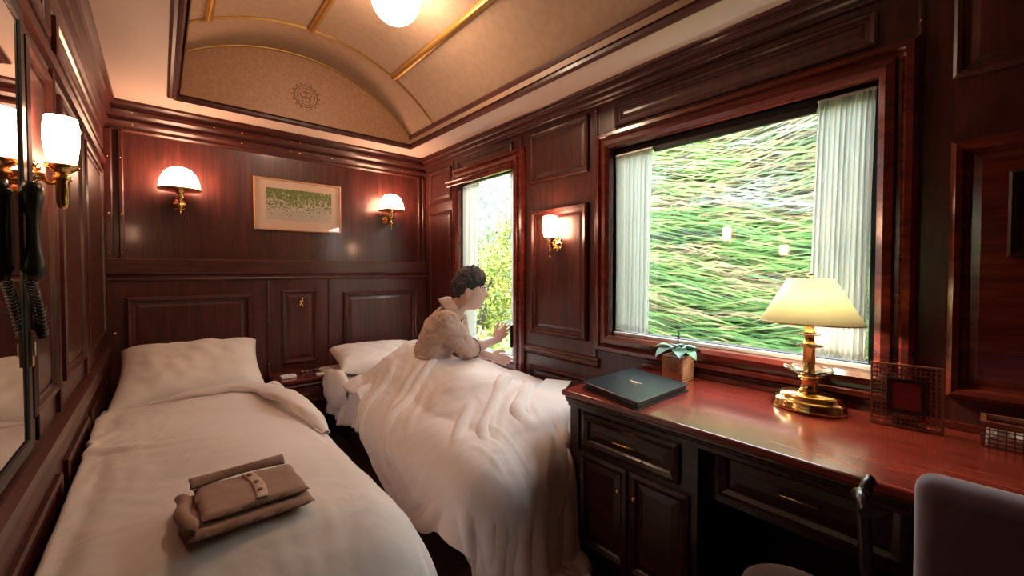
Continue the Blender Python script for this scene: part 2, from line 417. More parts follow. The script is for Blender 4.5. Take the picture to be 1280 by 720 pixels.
# --- left wall panelling
panel(wall_l, L_, (1.59, 1.90, .87, 1.845)); panel(wall_l, L_, (2.06, 2.55, .87, 1.845)); panel(wall_l, L_, (2.68, 3.42, .87, 1.845))
panel(wall_l, L_, (1.28, 1.93, .12, .60)); panel(wall_l, L_, (2.05, 2.60, .12, .60)); panel(wall_l, L_, (2.7, 3.42, .12, .60)); panel(wall_l, L_, (.2, 1.16, .12, .60))
for a, b in ((.2, 1.9), (2.02, 3.42)): panel(wall_l, L_, (a, b, 1.965, 2.09), PANEL)
run(wall_l, 'chair_rail', LR, [(0, .665), (.014, .67), (.024, .685), (.016, .70), (.018, .735), (.030, .745), (.030, .765), (.014, .78), (0, .782)], YN, YB - .05)
run(wall_l, 'picture_rail', LR, [(0, 1.895), (.014, 1.90), (.022, 1.915), (.012, 1.93), (0, 1.935)], YN, YB)
for y in (1.965, 2.62):
    run(wall_l, 'joint_strip', lambda t, h, z: (XL + h, y - .01 + z, t), [(0, 0), (.010, 0), (.014, .01), (.010, .02), (0, .02)], .79, 1.89, 'mahogany')
mir = thing('wall_mirror', (XL, .86, .82), 'tall mirror in a black frame at the left edge, beside the telephone', 'mirror')
MB((XL, .86, .82)).ring(L_, (.20, 1.567, .80, 1.885), [(0, 0), (0, .010), (.004, .013), (.030, .012), (.034, .008), (.034, 0)]).build('frame', 'black_frame', mir)
MB((XL, .86, .82)).box((XL + .004, .235, .84), (XL + .007, 1.536, 1.855)).build('mirror_glass', 'mirror', mir)

# ------------------------------------------------------------------ ceiling with vaulted coffer
CX0, CX1, CY0, CY1 = .075, 1.625, -1.0, 3.20
mb = MB()
for a, b in (((XL - .1, YN - .1), (CX0, YB + .1)), ((CX1, YN - .1), (XR + .1, YB + .1)), ((CX0, CY1), (CX1, YB + .1)), ((CX0, YN - .1), (CX1, CY0))):
    mb.box((*a, ZC), (*b, ZC + .03))
ceil = struct(mb.build('ceiling', 'cream_ceiling'))
# vault section: circle through three measured points
def circ(p, q, r):
    ax, ay = p; bx, by = q; cx, cy = r; d = 2 * (ax * (by - cy) + bx * (cy - ay) + cx * (ay - by))
    ux = ((ax * ax + ay * ay) * (by - cy) + (bx * bx + by * by) * (cy - ay) + (cx * cx + cy * cy) * (ay - by)) / d
    uy = ((ax * ax + ay * ay) * (cx - bx) + (bx * bx + by * by) * (ax - cx) + (cx * cx + cy * cy) * (bx - ax)) / d
    return ux, uy, math.hypot(ax - ux, ay - uy)
VX, VZ, VR = circ((.145, 2.568), (.68, 2.745), (1.56, 2.40))
def vz(x): return VZ + math.sqrt(max(0, VR * VR - (x - VX) ** 2))
X0, X1 = CX0 + .03, CX1 - .03
m = MB(); m.grid(40, 2, lambda u, v: Vector((X0 + (X1 - X0) * u, CY0 + .02 + (3.16 - CY0 - .02) * v, vz(X0 + (X1 - X0) * u))))
for xx in (X0, X1):
    vs = [m.bm.verts.new(p) for p in ((xx, CY0 + .02, ZC), (xx, 3.16, ZC), (xx, 3.16, vz(xx)), (xx, CY0 + .02, vz(xx)))]; m.bm.faces.new(vs)
vault = m.build('vault', 'vault_paper', ceil, smooth=False)
for yy, nm in ((3.16, 'lunette'), (CY0 + .02, 'lunette')):
    m = MB(); top = [m.bm.verts.new((X0 + (X1 - X0) * k / 39, yy, vz(X0 + (X1 - X0) * k / 39))) for k in range(40)]
    bot = [m.bm.verts.new((X0 + (X1 - X0) * k / 39, yy, ZC)) for k in range(40)]
    for k in range(39): m.bm.faces.new((bot[k], bot[k + 1], top[k + 1], top[k]))
    ln = m.build(nm, 'lunette_paper', ceil)
    if yy > 3:
        md = MB(); cz = 2.475; cx = .80
        def arc(r, a0, a1, n=24, w=.0035, cx_=cx, cz_=cz): md.tube([(cx_ + r * math.cos(a0 + (a1 - a0) * k / n), yy - .002, cz_ + r * math.sin(a0 + (a1 - a0) * k / n)) for k in range(n + 1)], w, 6)
        arc(.075, 0, 2 * PI); arc(.058, 0, 2 * PI, w=.002)
        for k in range(16):
            a = 2 * PI * k / 16; md.sphere((cx + .088 * math.cos(a), yy - .002, cz + .088 * math.sin(a)), .006, 1)
        for s in (-1, 1):                                   # scroll and leaf device inside the ring
            arc(.018, PI / 2, PI / 2 + s * 1.6 * PI, cx_=cx + s * .018, cz_=cz + .012); arc(.014, -PI / 2, -PI / 2 + s * 1.5 * PI, cx_=cx + s * .014, cz_=cz - .022)
        md.tube([(cx, yy - .002, cz - .045), (cx, yy - .002, cz + .048)], .003, 6)
        md.build('medallion', 'medallion_tan', ln)
def arch_line(y, mat, w=.006):
    MB().tube([(X0 + (X1 - X0) * k / 40, y, vz(X0 + (X1 - X0) * k / 40) - .003) for k in range(41)], w, 8).build('gold_beading', mat, ceil)
arch_line(3.150, 'aged_gold'); arch_line(2.78, 'aged_gold', .004); arch_line(2.765, 'aged_gold', .003)
for x in (.215, .735, 1.275):
    n = Vector((x - VX, 0, vz(x) - VZ)).normalized(); t = Vector((n.z, 0, -n.x)); c = Vector((x, 0, vz(x)))
    m = MB(); m.strip([(-.022, 0), (-.020, .010), (-.010, .014), (-.004, .020), (.004, .020), (.010, .014), (.020, .010), (.022, 0)], CY0 + .03, 2.775, lambda q, p, h: tuple(Vector((0, q, 0)) + c + t * p - n * h))
    m.build('vault_rib', 'aged_gold', ceil)
CF = [(-.03, 0), (-.028, .012), (-.018, .020), (-.006, .018), (0, .030), (.010, .034), (.018, .020), (.022, -.01), (.026, -.028), (.034, -.036), (.040, -.052), (.034, -.068), (.024, -.075)]
cof = MB().ring(lambda x, y, h: (x, y, ZC - h), (CX0, CX1, CY0, CY1), [(d, h) for d, h in CF]).build('coffer_moulding', 'mahogany_y', ceil)
for x in (.2, .5, .85, 1.25): screw(ceil, lambda u, v, h: (u, v, ZC - h), x, 3.213, .026)
# roof above so no daylight leaks in
MB().box((XL - .1, YN - .1, 2.78), (XR + .1, YB + .1, 2.86)).build('roof_shell', 'outer_shell', ceil)

gl = thing('ceiling_light', (.918, 1.965, 2.612), 'round frosted ceiling globe lit on the vault', 'ceiling light')
MB((.918, 1.965, 2.612)).lathe([(0.0001, -.118)] + [(.118 * math.sin(a), -.118 * math.cos(a)) for a in [PI * k / 24 for k in range(1, 16)]] + [(.1, .055)], (.918, 1.965, 2.612), 40).build('globe', 'lit_globe', gl, smooth=True)
MB((.918, 1.965, 2.612)).lathe([(.105, .05), (.112, .055), (.112, .07), (.095, .11), (.09, .115)], (.918, 1.965, 2.612), 40).build('collar', 'brass', gl)

# ------------------------------------------------------------------ wall lamps
def dome_sconce(x, label):
    o = Vector((x, YB - .13, 1.77))
    t = thing('wall_lamp', o, label, 'wall lamp', 'domed wall lamps above the beds')
    pr = [(.108, 0)] + [(.108 * math.cos(a) ** .8, .145 * math.sin(a)) for a in [PI / 2 * k / 12 for k in range(1, 12)]] + [(.0001, .145)]
    MB(o).lathe([(.0001, .004), (.10, .002)] + pr, o, 40).build('glass_shade', 'lit_dome', t, smooth=True)
    MB(o).lathe([(.100, -.004), (.111, -.004), (.113, 0), (.111, .006), (.107, .006)], o, 40).build('shade_rim', 'brass', t)
    MB(o).lathe([(.0, -.16), (.004, -.158), (.006, -.14), (.004, -.13), (.012, -.12), (.016, -.105), (.010, -.09), (.008, -.07), (.018, -.06), (.022, -.045), (.014, -.03), (.03, -.012), (.034, -.002)], o, 20).build('stem', 'brass', t)
    MB(o).tube([o + Vector((0, 0, -.10)), o + Vector((0, .03, -.125)), o + Vector((0, .07, -.12)), o + Vector((0, .12, -.075))], .007).build('arm', 'brass', t)
    MB(o).lathe([(.0, -.03), (.012, -.028), (.016, -.018), (.032, -.012), (.036, 0)], o + Vector((0, .13, -.075)), 24, axis='y').build('wall_plate', 'brass', t)
    MB(o).tube([o + Vector((-.025, 0, -.125)), o + Vector((.025, 0, -.125))], .004).build('switch_bar', 'brass', t)
    return t
dome_sconce(.105, 'lit glass dome wall lamp with brass stem, left of the leaf picture')
dome_sconce(1.545, 'lit glass dome wall lamp with brass stem, right of the leaf picture near the corner')
def tulip_sconce(pos, wall_dir, label, s=1., rs=1.):
    """pos: foot of glass; wall_dir: unit vector to the wall"""
    o = Vector(pos); t = thing('wall_lamp', o, label, 'wall lamp', 'cylinder glass wall lamps')
    MB(o).lathe([(.0001, .002), (.032 * s * rs, .0), (.042 * s * rs, .02 * s), (.050 * s * rs, .07 * s), (.050 * s * rs, .11 * s), (.045 * s * rs, .140 * s), (.040 * s * rs, .142 * s), (.03 * s * rs, .12 * s), (.0001, .11 * s)], o, 32).build('glass_shade', 'lit_glass', t, smooth=True)
    MB(o).lathe([(.0, -.125 * s), (.010 * s, -.12 * s), (.014 * s, -.105 * s), (.014 * s, -.045 * s), (.020 * s, -.04 * s), (.020 * s, -.03 * s), (.012 * s, -.024 * s), (.022 * s, -.014 * s), (.036 * s, -.004 * s), (.036 * s, .004 * s)], o, 24).build('cup', 'brass', t)
    w = Vector(wall_dir); d = .045 * s
    L = (XR - o.x) if w.x > 0 else (o.x - XL)
    pts = [o + Vector((0, 0, -.035 * s)) + w * (L - .02) * k / 8 + Vector((0, 0, -.018 * s * math.sin(PI * k / 8))) for k in range(9)]
    MB(o).tube(pts, .006 * s).build('arm', 'brass', t)
    ax = 'x'; c = o + w * L + Vector((0, 0, -.035 * s)); sg = -1 if w.x > 0 else 1
    MB(o).lathe([(.036 * s, 0), (.036 * s, sg * .004), (.028 * s, sg * .010), (.014 * s, sg * .014), (.010 * s, sg * .028), (0, sg * .030)], c, 24, axis='x').build('wall_plate', 'brass', t)
    m = MB(o)
    for k in range(8):
        a = 2 * PI * k / 8; m.sphere(c + Vector((sg * .01, .038 * s * math.cos(a), .038 * s * math.sin(a))), .009 * s, 2)
    m.build('rosette', 'brass', t)
    return t
tulip_sconce((-.200, 1.665, 1.535), (-1, 0, 0), 'large bright wall lamp with brass arm on the left wall above the telephone', .94, .76)
tulip_sconce((1.865, 1.80, 1.450), (1, 0, 0), 'wall lamp with tall glass shade on the panel between the two windows', .98)

# ------------------------------------------------------------------ pictures
p0 = Vector((.842, YB - .014, 1.75))
pic = thing('framed_picture', p0, 'landscape framed print of scattered green leaves above the headboard', 'picture')
PF = lambda x, z, h: (x, YB - h, z)
MB(p0).ring(PF, (.531, 1.153, 1.555, 1.945), [(0, .001), (0, .018), (.004, .021), (.010, .020), (.013, .012), (.013, .005)]).build('frame', 'wicker', pic)
MB(p0).box((.540, YB - .008, 1.564), (1.144, YB - .001, 1.936)).build('mat', 'mat_board', pic)
MB(Vector((.842, YB - .009, 1.755))).box((.612, YB - .0095, 1.635), (1.080, YB - .0082, 1.875)).build('print', 'leaf_print', pic)
MB(p0).box((.543, YB - .0135, 1.567), (1.141, YB - .0120, 1.933)).build('glazing', 'picture_glass', pic)
p1 = Vector((XR - .01, -.18, 1.42))
pic2 = thing('framed_picture', p1, 'dark framed red picture cut off by the right edge of the photo', 'picture')
MB(p1).ring(R_, (-.33, -.035, 1.29, 1.545), [(0, .006), (0, .024), (.006, .028), (.022, .024), (.028, .012), (.028, .008)]).build('frame', 'ebony', pic2)
MB(p1).box((XR - .012, -.31, 1.31), (XR - .007, -.055, 1.525)).build('print', 'lacquer_red', pic2)

# ------------------------------------------------------------------ telephone and switch on left wall
t0 = Vector((XL, 1.55, 1.05))
ph = thing('wall_telephone', t0, 'black wall telephone handset with coiled cord on the left wall', 'telephone')
MB(t0).box((XL + .013, 1.465, 1.25), (XL + .020, 1.51, 1.43), .004).build('cradle', 'black_plastic', ph)
m = MB(t0); m.tube([(XL + .033, 1.48, 1.228 + .23 * k / 12) for k in range(13)], [.016, .019, .019, .015, .012, .011, .011, .011, .012, .015, .019, .019, .016], 14)
m.sphere((XL + .028, 1.48, 1.255), .018, 2, (1, 1, .9)).sphere((XL + .028, 1.48, 1.43), .018, 2, (1, 1, .9)); m.build('handset', 'black_plastic', ph)
path = []
def cp(t):
    if t < .55:
        q = t / .55; return Vector((XL + .026, 1.49 + .13 * q, 1.225 - .15 * q + .01 * math.sin(q * PI)))
    q = (t - .55) / .45; return Vector((XL + .022, 1.63 - .03 * math.sin(q * PI), 1.075 + .08 * q))
for k in range(420):
    t = k / 419; c = cp(t); a = t * 2 * PI * 30
    path.append(c + Vector((math.cos(a), math.sin(a) * .8, math.sin(a) * .6)) * .008)
MB(t0).tube(path, .0028, 6).build('coiled_cord', 'black_plastic', ph)
MB(t0).tube([(XL + .022, 1.63, 1.155), (XL + .008, 1.64, 1.1), (XL + .008, 1.64, .80)], .005, 8).build('cord', 'black_plastic', ph)
m = MB((XL + .0, 1.563, 1.05)).box((XL + .0125, 1.54, 1.01), (XL + .018, 1.562, 1.10), .002)
sw = thing('light_switch', (XL, 1.563, 1.05), 'upright brass plate with switch below the telephone on the left wall', 'switch')
m.build('plate', 'brass', sw); MB((XL, 1.563, 1.05)).box((XL + .018, 1.547, 1.035), (XL + .022, 1.555, 1.07), .002).build('rocker', 'white_plastic', sw)

# ------------------------------------------------------------------ beds
# duvets: a sheet of cloth settled over the mattress, with the folds it makes
import numpy as np
from concurrent.futures import ThreadPoolExecutor
def rounded_box(p, a, b, r):
    a = np.array(a, p.dtype); b = np.array(b, p.dtype); c = (a + b) / 2; h = (b - a) / 2 - r
    q = np.abs(p - c) - h; qo = np.maximum(q, 0); L = np.sqrt((qo * qo).sum(1)); ins = q.max(1)
    n2 = np.zeros_like(p); n2[np.arange(len(p)), q.argmax(1)] = 1
    n = np.where((ins > 0)[:, None], qo / np.maximum(L, 1e-7)[:, None], n2) * np.sign(p - c)
    return np.where(ins > 0, L - r, ins - r), n
def waves(x, y, s, seed):
    r = random.Random(seed); o = 0
    for k in range(10):
        a = r.uniform(0, 6.28); f = s * r.uniform(.6, 1.6); o = o + np.sin(x * f * math.cos(a) + y * f * math.sin(a) + r.uniform(0, 6.28))
    return o / 3
def step(a, b, x):
    t = np.clip((x - a) / (b - a), 0, 1); return t * t * (3 - 2 * t)
def lumps(x, y, L):
    h = 0 * x
    for cx, cy, rx, ry, a, A in L:
        cs, sn = math.cos(a), math.sin(a); u = ((x - cx) * cs + (y - cy) * sn) / rx; v = (-(x - cx) * sn + (y - cy) * cs) / ry
        h = h + A * np.exp(-(u * u + v * v))
    return h
def drape(which):
    F = np.float32
    if which == 'left':
        nx, ny = 80, 124; x0, x1, y0, y1 = -.27, .92, .42, 2.84; g = 1.02; steps = 140
        X, Y = np.meshgrid(np.linspace(x0, x1, nx), np.linspace(y0, y1, ny))
        P = np.stack([-.22 + (X - x0) * .95, y1 + (Y - y1) * .955, .66 + .014 * waves(X, Y, 10, 1) + .003 * waves(X, Y, 30, 5)], 2)
        L = [(.12, 1.35, .4, .35, 0, .05), (.10, 2.0, .32, .35, .3, .035), (.2, 2.62, .4, .16, 0, .05), (.3, 1.7, .16, .4, .6, .03)]
        H = lambda x, y: .44 + (.06 + lumps(x, y, L)) * step(-.32, -.12, x) * step(.66, .46, x) * step(1.0, 1.25, y)
        boxes = [((-.6, 1.05, -.1), (.600, 3.45, .51), .18)]; foot = (-.3, .49, 1.19); wid = np.ones(ny); planes = [((1, 0, 0), -.245), ((0, 0, 1), .03)]
    else:
        nx, ny = 104, 132; x0, x1, y0, y1 = .56, 1.84, .56, 2.66; g = 1.04; steps = 165
        X, Y = np.meshgrid(np.linspace(x0, x1, nx), np.linspace(y0, y1, ny)); yr = Y[:, 0]
        wid = (1 - .42 * step(1.5, 1.15, yr)) * (1 - .19 * step(1.75, 2.45, yr))
        P = np.stack([.65 + .24 * step(1.75, 2.45, Y) + (X - x0) * wid[:, None] * .91, y1 + (Y - y1) * .92,
                      .86 + .03 * waves(X + Y * .3, Y * .7 - X * .5, 14, 2) + .008 * waves(X, Y, 40, 3) - .3 * np.clip(1.4 - Y, 0, 1)], 2)
        L = [(1.27, 2.45, .26, .24, 0, .24), (1.24, 2.12, .17, .22, .25, .13), (1.48, 2.05, .15, .25, -.2, .12), (1.22, 1.78, .2, .2, .3, .13), (1.45, 1.62, .2, .2, -.3, .07), (1.22, 1.42, .25, .2, -.1, .05), (1.66, 1.95, .13, .2, .5, .06), (1.58, 1.38, .2, .14, 0, .06)]
        H = lambda x, y: .44 + (.06 + lumps(x, y, L)) * step(.84, 1.08, x) * step(1.12, 1.32, y)
        boxes = [((.85, 1.15, -.3), (2.3, 3.6, .52), .18), ((1.335, -.5, 0), (2.2, 1.18, 2), .01)]; foot = (.96, 2, 1.30); planes = [((-1, 0, 0), -1.87), ((0, 0, 1), .02)]
    P = P.astype(F); V = np.zeros_like(P); hx = (x1 - x0) / (nx - 1) * g; hy = (y1 - y0) / (ny - 1) * g; th = .012; dt = 1 / 60.
    plans = []
    for di, dj, k in ((1, 0, .9), (0, 1, .9), (1, 1, .35), (-1, 1, .35), (2, 0, .09), (0, 2, .09), (4, 0, .05), (0, 4, .05)):
        st = abs(dj) if dj else abs(di); n = ny if dj else nx
        for ph in range(2):
            idx = np.concatenate([np.arange(q, min(q + st, n)) for q in range(ph * st, n, 2 * st)]); idx = idx[idx + st < n]
            if dj:
                c = np.arange(max(0, -di), nx - max(0, di)); A = idx[:, None] * nx + c[None]; B = A + dj * nx + di; rows = idx[:, None] + 0 * c[None]
            else:
                r = np.arange(ny); A = r[:, None] * nx + idx[None]; B = A + di; rows = r[:, None] + 0 * idx[None]
            rest = np.sqrt((di * hx * wid[rows]) ** 2 + (dj * hy) ** 2).astype(F).ravel()[:, None]
            plans.append((A.ravel(), B.ravel(), rest, F(.5 * k)))
    P = P.reshape(-1, 3); V = V.reshape(-1, 3)
    for it in range(steps):
        V[:, 2] -= 9.8 * dt * .6; V *= .97; O = P.copy(); P = P + V * F(dt)
        for k in range(14):
            for A, B, rest, kk in plans:
                d = P[B] - P[A]; l = np.sqrt(np.einsum('ij,ij->i', d, d))[:, None] + 1e-9; c = (l - rest) / l * d * kk
                P[A] += c; P[B] -= c
            if k % 3 == 2 or k == 13:
                for m in range(len(boxes) + 1):
                    if m < len(boxes): d, n = rounded_box(P, *boxes[m])
                    else:
                        e = .01; x, y, z = P.T; h = H(x, y); gx = (H(x + e, y) - h) / e; gy = (H(x, y + e) - h) / e
                        n = np.stack([-gx, -gy, np.ones_like(gx)], 1); q = np.sqrt((n * n).sum(1, keepdims=True)); n = n / q
                        d = np.where((z < h - .25) | (x < foot[0]) | (x > foot[1]) | (y < foot[2]), 1., (z - h) / q[:, 0])
                    w = d < th
                    if w.any():
                        nn = n[w].astype(F); P[w] += (th - d[w])[:, None].astype(F) * nn
                        dl = P[w] - O[w]; P[w] -= (dl - (dl * nn).sum(1, keepdims=True) * nn) * F(.6)
                for n, dd in planes:
                    n = np.array(n, F); q = P @ n - dd; w = q < th; P[w] += (th - q[w])[:, None] * n
        V = (P - O) / F(dt); sp = np.sqrt((V * V).sum(1, keepdims=True)); V *= np.minimum(1, 1.5 / np.maximum(sp, 1e-6))
    return nx, ny, [tuple(map(float, p)) for p in P]
def cloth_obj(data, name, mat, thick, label):
    nx, ny, q = data
    for _ in range(2):
        r = list(q)
        for j in range(1, ny - 1):
            for i in range(1, nx - 1):
                k = j * nx + i
                r[k] = tuple(.6 * q[k][c] + .1 * (q[k - 1][c] + q[k + 1][c] + q[k - nx][c] + q[k + nx][c]) for c in range(3))
        q = r
    sd = 3.0 if label.startswith('rumpled') else 9.0; amp = .011 if sd < 5 else .008; o_ = []
    for j in range(ny):
        for i in range(nx):
            k = j * nx + i; a = Vector(q[k]); du = Vector(q[k + (1 if i < nx - 1 else 0)]) - Vector(q[k - (1 if i else 0)]); dv = Vector(q[k + (nx if j < ny - 1 else 0)]) - Vector(q[k - (nx if j else 0)])
            n = du.cross(dv).normalized(); u = i / nx * 1.2; v = j / ny * 2.0
            w = noise.noise(Vector((u * 2.2, v * 2.2, sd))) * .35
            r1 = 1 - min(1, abs(noise.noise(Vector(((u - v * .6 + w) * 5.5, (v + u * .5) * 1.7, sd)))) * 3.2)
            r2 = 1 - min(1, abs(noise.noise(Vector(((u + v * .9 + w) * 9, (v - u * .9) * 3, sd + 4)))) * 3.5)
            mk = max(0., min(1., .45 + 1.6 * noise.noise(Vector((u * 1.7, v * 1.7, sd + 9)))))
            puff = noise.noise(Vector((u * 3, v * 3, sd + 2))) * .012
            o_.append(tuple(a + n * (amp * (r1 * r1 * mk + .45 * r2 * r2 * (1 - mk * .5)) + puff)))
    q = o_
    me = bpy.data.meshes.new(name)
    me.from_pydata(q, [], [(j * nx + i, j * nx + i + 1, (j + 1) * nx + i + 1, (j + 1) * nx + i) for j in range(ny - 1) for i in range(nx - 1)])
    me.materials.append(MATS[mat])
    for p in me.polygons: p.use_smooth = True
    o = bpy.data.objects.new(name, me); COL.objects.link(o)
    s = o.modifiers.new('t', 'SOLIDIFY'); s.thickness = thick; s.offset = .6
    s = o.modifiers.new('s', 'SUBSURF'); s.levels = 1; s.render_levels = 1
    tag(o, label, 'duvet', 'white duvets on the two beds'); return o
with ThreadPoolExecutor(2) as ex:
    DUVET_L, DUVET_R = list(ex.map(drape, ('left', 'right')))
cloth_obj(DUVET_L, 'duvet', 'duvet_cotton', .034, 'white duvet spread over the left bed, with folded pyjamas lying on it')
cloth_obj(DUVET_R, 'duvet', 'duvet_cotton', .030, 'rumpled white duvet mounded over the man on the right bed by the window')

duvet_left = bpy.data.objects['duvet']
m = MB(); RP = [(-.05, 2.76, .575), (.12, 2.74, .598), (.30, 2.70, .606), (.42, 2.58, .603), (.49, 2.38, .595), (.520, 2.18, .580), (.540, 2.02, .560), (.550, 1.90, .53)]
def rollpt(u, v):
    t = v * (len(RP) - 1); i = min(int(t), len(RP) - 2); f = t - i; g = f * f * (3 - 2 * f)
    c = Vector(RP[i]).lerp(Vector(RP[i + 1]), f); d = (Vector(RP[min(i + 2, len(RP) - 1)]).lerp(Vector(RP[i + 1]), 1 - f) - Vector(RP[max(i - 1, 0)]).lerp(Vector(RP[i]), f)); d.z = 0; d.normalize()
    sd = Vector((-d.y, d.x, 0)); w = math.sin(PI * min(max(v, .03), .97)) ** .5; a = u * 2 * PI
    k = 1 + .28 * noise.noise(Vector((c.x * 9 + math.cos(a), c.y * 9, math.sin(a) * 1.5)))
    return c + sd * (.052 * w * k * math.cos(a)) + Vector((0, 0, .026 * w * k * math.sin(a)))
m.grid(28, 70, rollpt); bmesh.ops.remove_doubles(m.bm, verts=m.bm.verts[:], dist=.0002)
m.build('turned_back_edge', 'duvet_cotton', duvet_left, smooth=True)
def bed(x0, x1, y0, label, wall=0):
    o = Vector(((x0 + x1) / 2, (y0 + 3.48) / 2, 0))
    t = thing('bed', o, label, 'bed', 'twin beds')
    MB(o).box((x0 + .03, y0 + .05, .08), (x1 - .03, 3.49, .26), .01).build('bed_base', 'ebony', t)
    for xx in (x0 + .07, x1 - .07):
        for yy in (y0 + .1, 3.40): MB(o).box((xx - .03, yy - .03, 0), (xx + .03, yy + .03, .08)).build('leg', 'ebony', t)
    m = MB(o); m.box((x0, y0, .25), (x1, 3.485, .485), .05, 4); m.build('mattress', 'sheet_cotton', t, smooth=True)
    return t
b1 = bed(-.235, .535, 1.09, 'left twin bed against the left wall, white sheet and dark base')
b2 = bed(.925, 1.875, 1.23, 'right twin bed under the narrow window, white sheet and dark base')
def bolster(x0, x1, y0, y1, z0, z1, parent, name, seed):
    """soft tucked corner of the mattress cover at the head end"""
    o = Vector(((x0 + x1) / 2, (y0 + y1) / 2, z0)); m = MB(o)
    n = 28
    def f(u, v):
        a = u * 2 * PI; w = math.sin(PI * min(max(v, .02), .98)) ** .35
        x = (x0 + x1) / 2 + (x1 - x0) / 2 * math.cos(a) * w; z = (z0 + z1) / 2 + (z1 - z0) / 2 * math.sin(a) * w
        y = y0 + (y1 - y0) * v
        d = noise.noise(Vector((x * 9, y * 9, z * 9 + seed))) * .015
        return Vector((x + d, y, z + d))
    m.grid(n, 20, f); return m.build(name, 'sheet_cotton', parent, smooth=True)
bolster(.485, .60, 2.72, 3.14, .30, .545, b1, 'mattress_topper_corner', 1)
bolster(.855, .965, 2.66, 3.14, .30, .575, b2, 'mattress_topper_corner', 5)
# sheet skirt hanging from the side of the right mattress
m = MB(Vector((.91, 2.4, .4)))
m.grid(60, 14, lambda u, v: Vector((.918 - .035 * v - .016 * math.sin(u * 24 + v * 2) * v - .01 * math.sin(u * 61) * v, 3.0 - 1.1 * u, .47 - (.20 + .03 * math.sin(u * 9)) * v)))
sk = m.build('sheet_skirt', 'sheet_cotton', b2, smooth=True); md = sk.modifiers.new('t', 'SOLIDIFY'); md.thickness = .006

def pillow(center, w, d, h, tilt, rz, label, seed, sag=0.):
    o = Vector(center); m = MB(o); N = 44
    M = Matrix.Translation(o) @ Matrix.Rotation(rz, 4, 'Z') @ Matrix.Rotation(tilt, 4, 'X')
    def f(u, v, sgn):
        a = u * 2 - 1; b = v * 2 - 1
        pin = 1 - .07 * (1 - a * a) * abs(b) - 0 * a
        pin2 = 1 - .07 * (1 - b * b) * abs(a)
        x = a * w / 2 * pin2; y = b * d / 2 * (1 - .09 * (1 - a * a))
        e = (1 - a ** 4) * (1 - b ** 4); hh = h / 2 * max(e, 0) ** .45
        q = noise.noise(Vector((x * 6 + seed, y * 6, sgn))) * .5 + noise.noise(Vector((x * 14 + y * 9 + seed, y * 10 - x * 5, sgn + 3))) * .28
        rad = abs(math.sin(math.atan2(b, a) * 7 + seed)) * (abs(a) ** 6 + abs(b) ** 6) * .25
        hh *= 1 + .42 * q - .6 * rad
        sg = sag * (a * a) 
        return M @ Vector((x, y, sgn * hh - sg * .03))
    m.grid(N, N, lambda u, v: f(u, v, 1)); m.grid(N, N, lambda u, v: f(u, v, -1))
    bmesh.ops.remove_doubles(m.bm, verts=m.bm.verts[:], dist=.0004)
    ob = m.build('pillow', 'pillow_cotton', smooth=True)
    s = ob.modifiers.new('s', 'SUBSURF'); s.levels = 1; s.render_levels = 1
    tag(ob, label, 'pillow', 'white pillows'); return ob
pillow((.145, 3.07, .655), .70, .60, .19, math.radians(22), math.radians(-3), 'plump white pillow propped at the head of the left bed', 3.1)
pillow((1.29, 3.10, .585), .66, .52, .15, math.radians(8), math.radians(-8), 'white pillow at the head of the right bed behind the man', 8.4)

# ------------------------------------------------------------------ bedside unit
ns = thing('bedside_cabinet', (.762, 3.32, 0), 'small dark wooden bedside unit with one drawer between the beds', 'nightstand')
O = Vector((.762, 3.32, 0))
MB(O).box((.61, 3.17, .06), (.915, 3.495, .455), .004).build('body', 'mahogany', ns)
MB(O).box((.598, 3.148, .455), (.925, 3.50, .480), .006, 3).build('top', 'mahogany_polished', ns)
MB(O).box((.63, 3.19, 0), (.895, 3.48, .06)).build('plinth', 'ebony', ns)
dr = MB(O).ring(lambda x, z, h: (x, 3.17 - h, z), (.622, .903, .30, .44), PANEL).box((.65, 3.160, .325), (.875, 3.172, .415)).build('drawer', 'mahogany', ns)
MB(O).tube([(.72, 3.160, .37), (.725, 3.140, .37), (.80, 3.140, .37), (.805, 3.160, .37)], .004).build('handle', 'brass', dr)
bk = MB((.69, 3.27, .481)).box((.64, 3.225, .481), (.735, 3.30, .497), .003).build('white_booklet', 'paper'); tag(bk, 'flat white box on the left side of the bedside unit', 'box')
gs = thing('spectacles', (.84, 3.28, .482), 'dark folded spectacles on the right side of the bedside unit', 'glasses')
O2 = Vector((.84, 3.28, .482)); m = MB(O2)
for s in (-1, 1): m.tube([(.84 + s * .030 + .024 * math.cos(a), 3.26, .50 + .018 * math.sin(a)) for a in [2 * PI * k / 16 for k in range(17)]], .0022, 6)
m.tube([(.834, 3.26, .505), (.846, 3.26, .505)], .0022, 6); m.build('rim', 'black_plastic', gs)
m = MB(O2)
for s in (-1, 1): m.tube([(.84 + s * .054, 3.26, .503), (.84 + s * .05, 3.33, .500), (.84 - s * .0, 3.345, .486)], .0022, 6)
m.build('temples', 'white_plastic', gs)
tg = MB((.88, 3.20, .481)).box((.855, 3.165, .481), (.905, 3.215, .496), .004).build('white_dish', 'white_plastic'); tag(tg, 'small white dish at the front right corner of the bedside unit', 'dish')

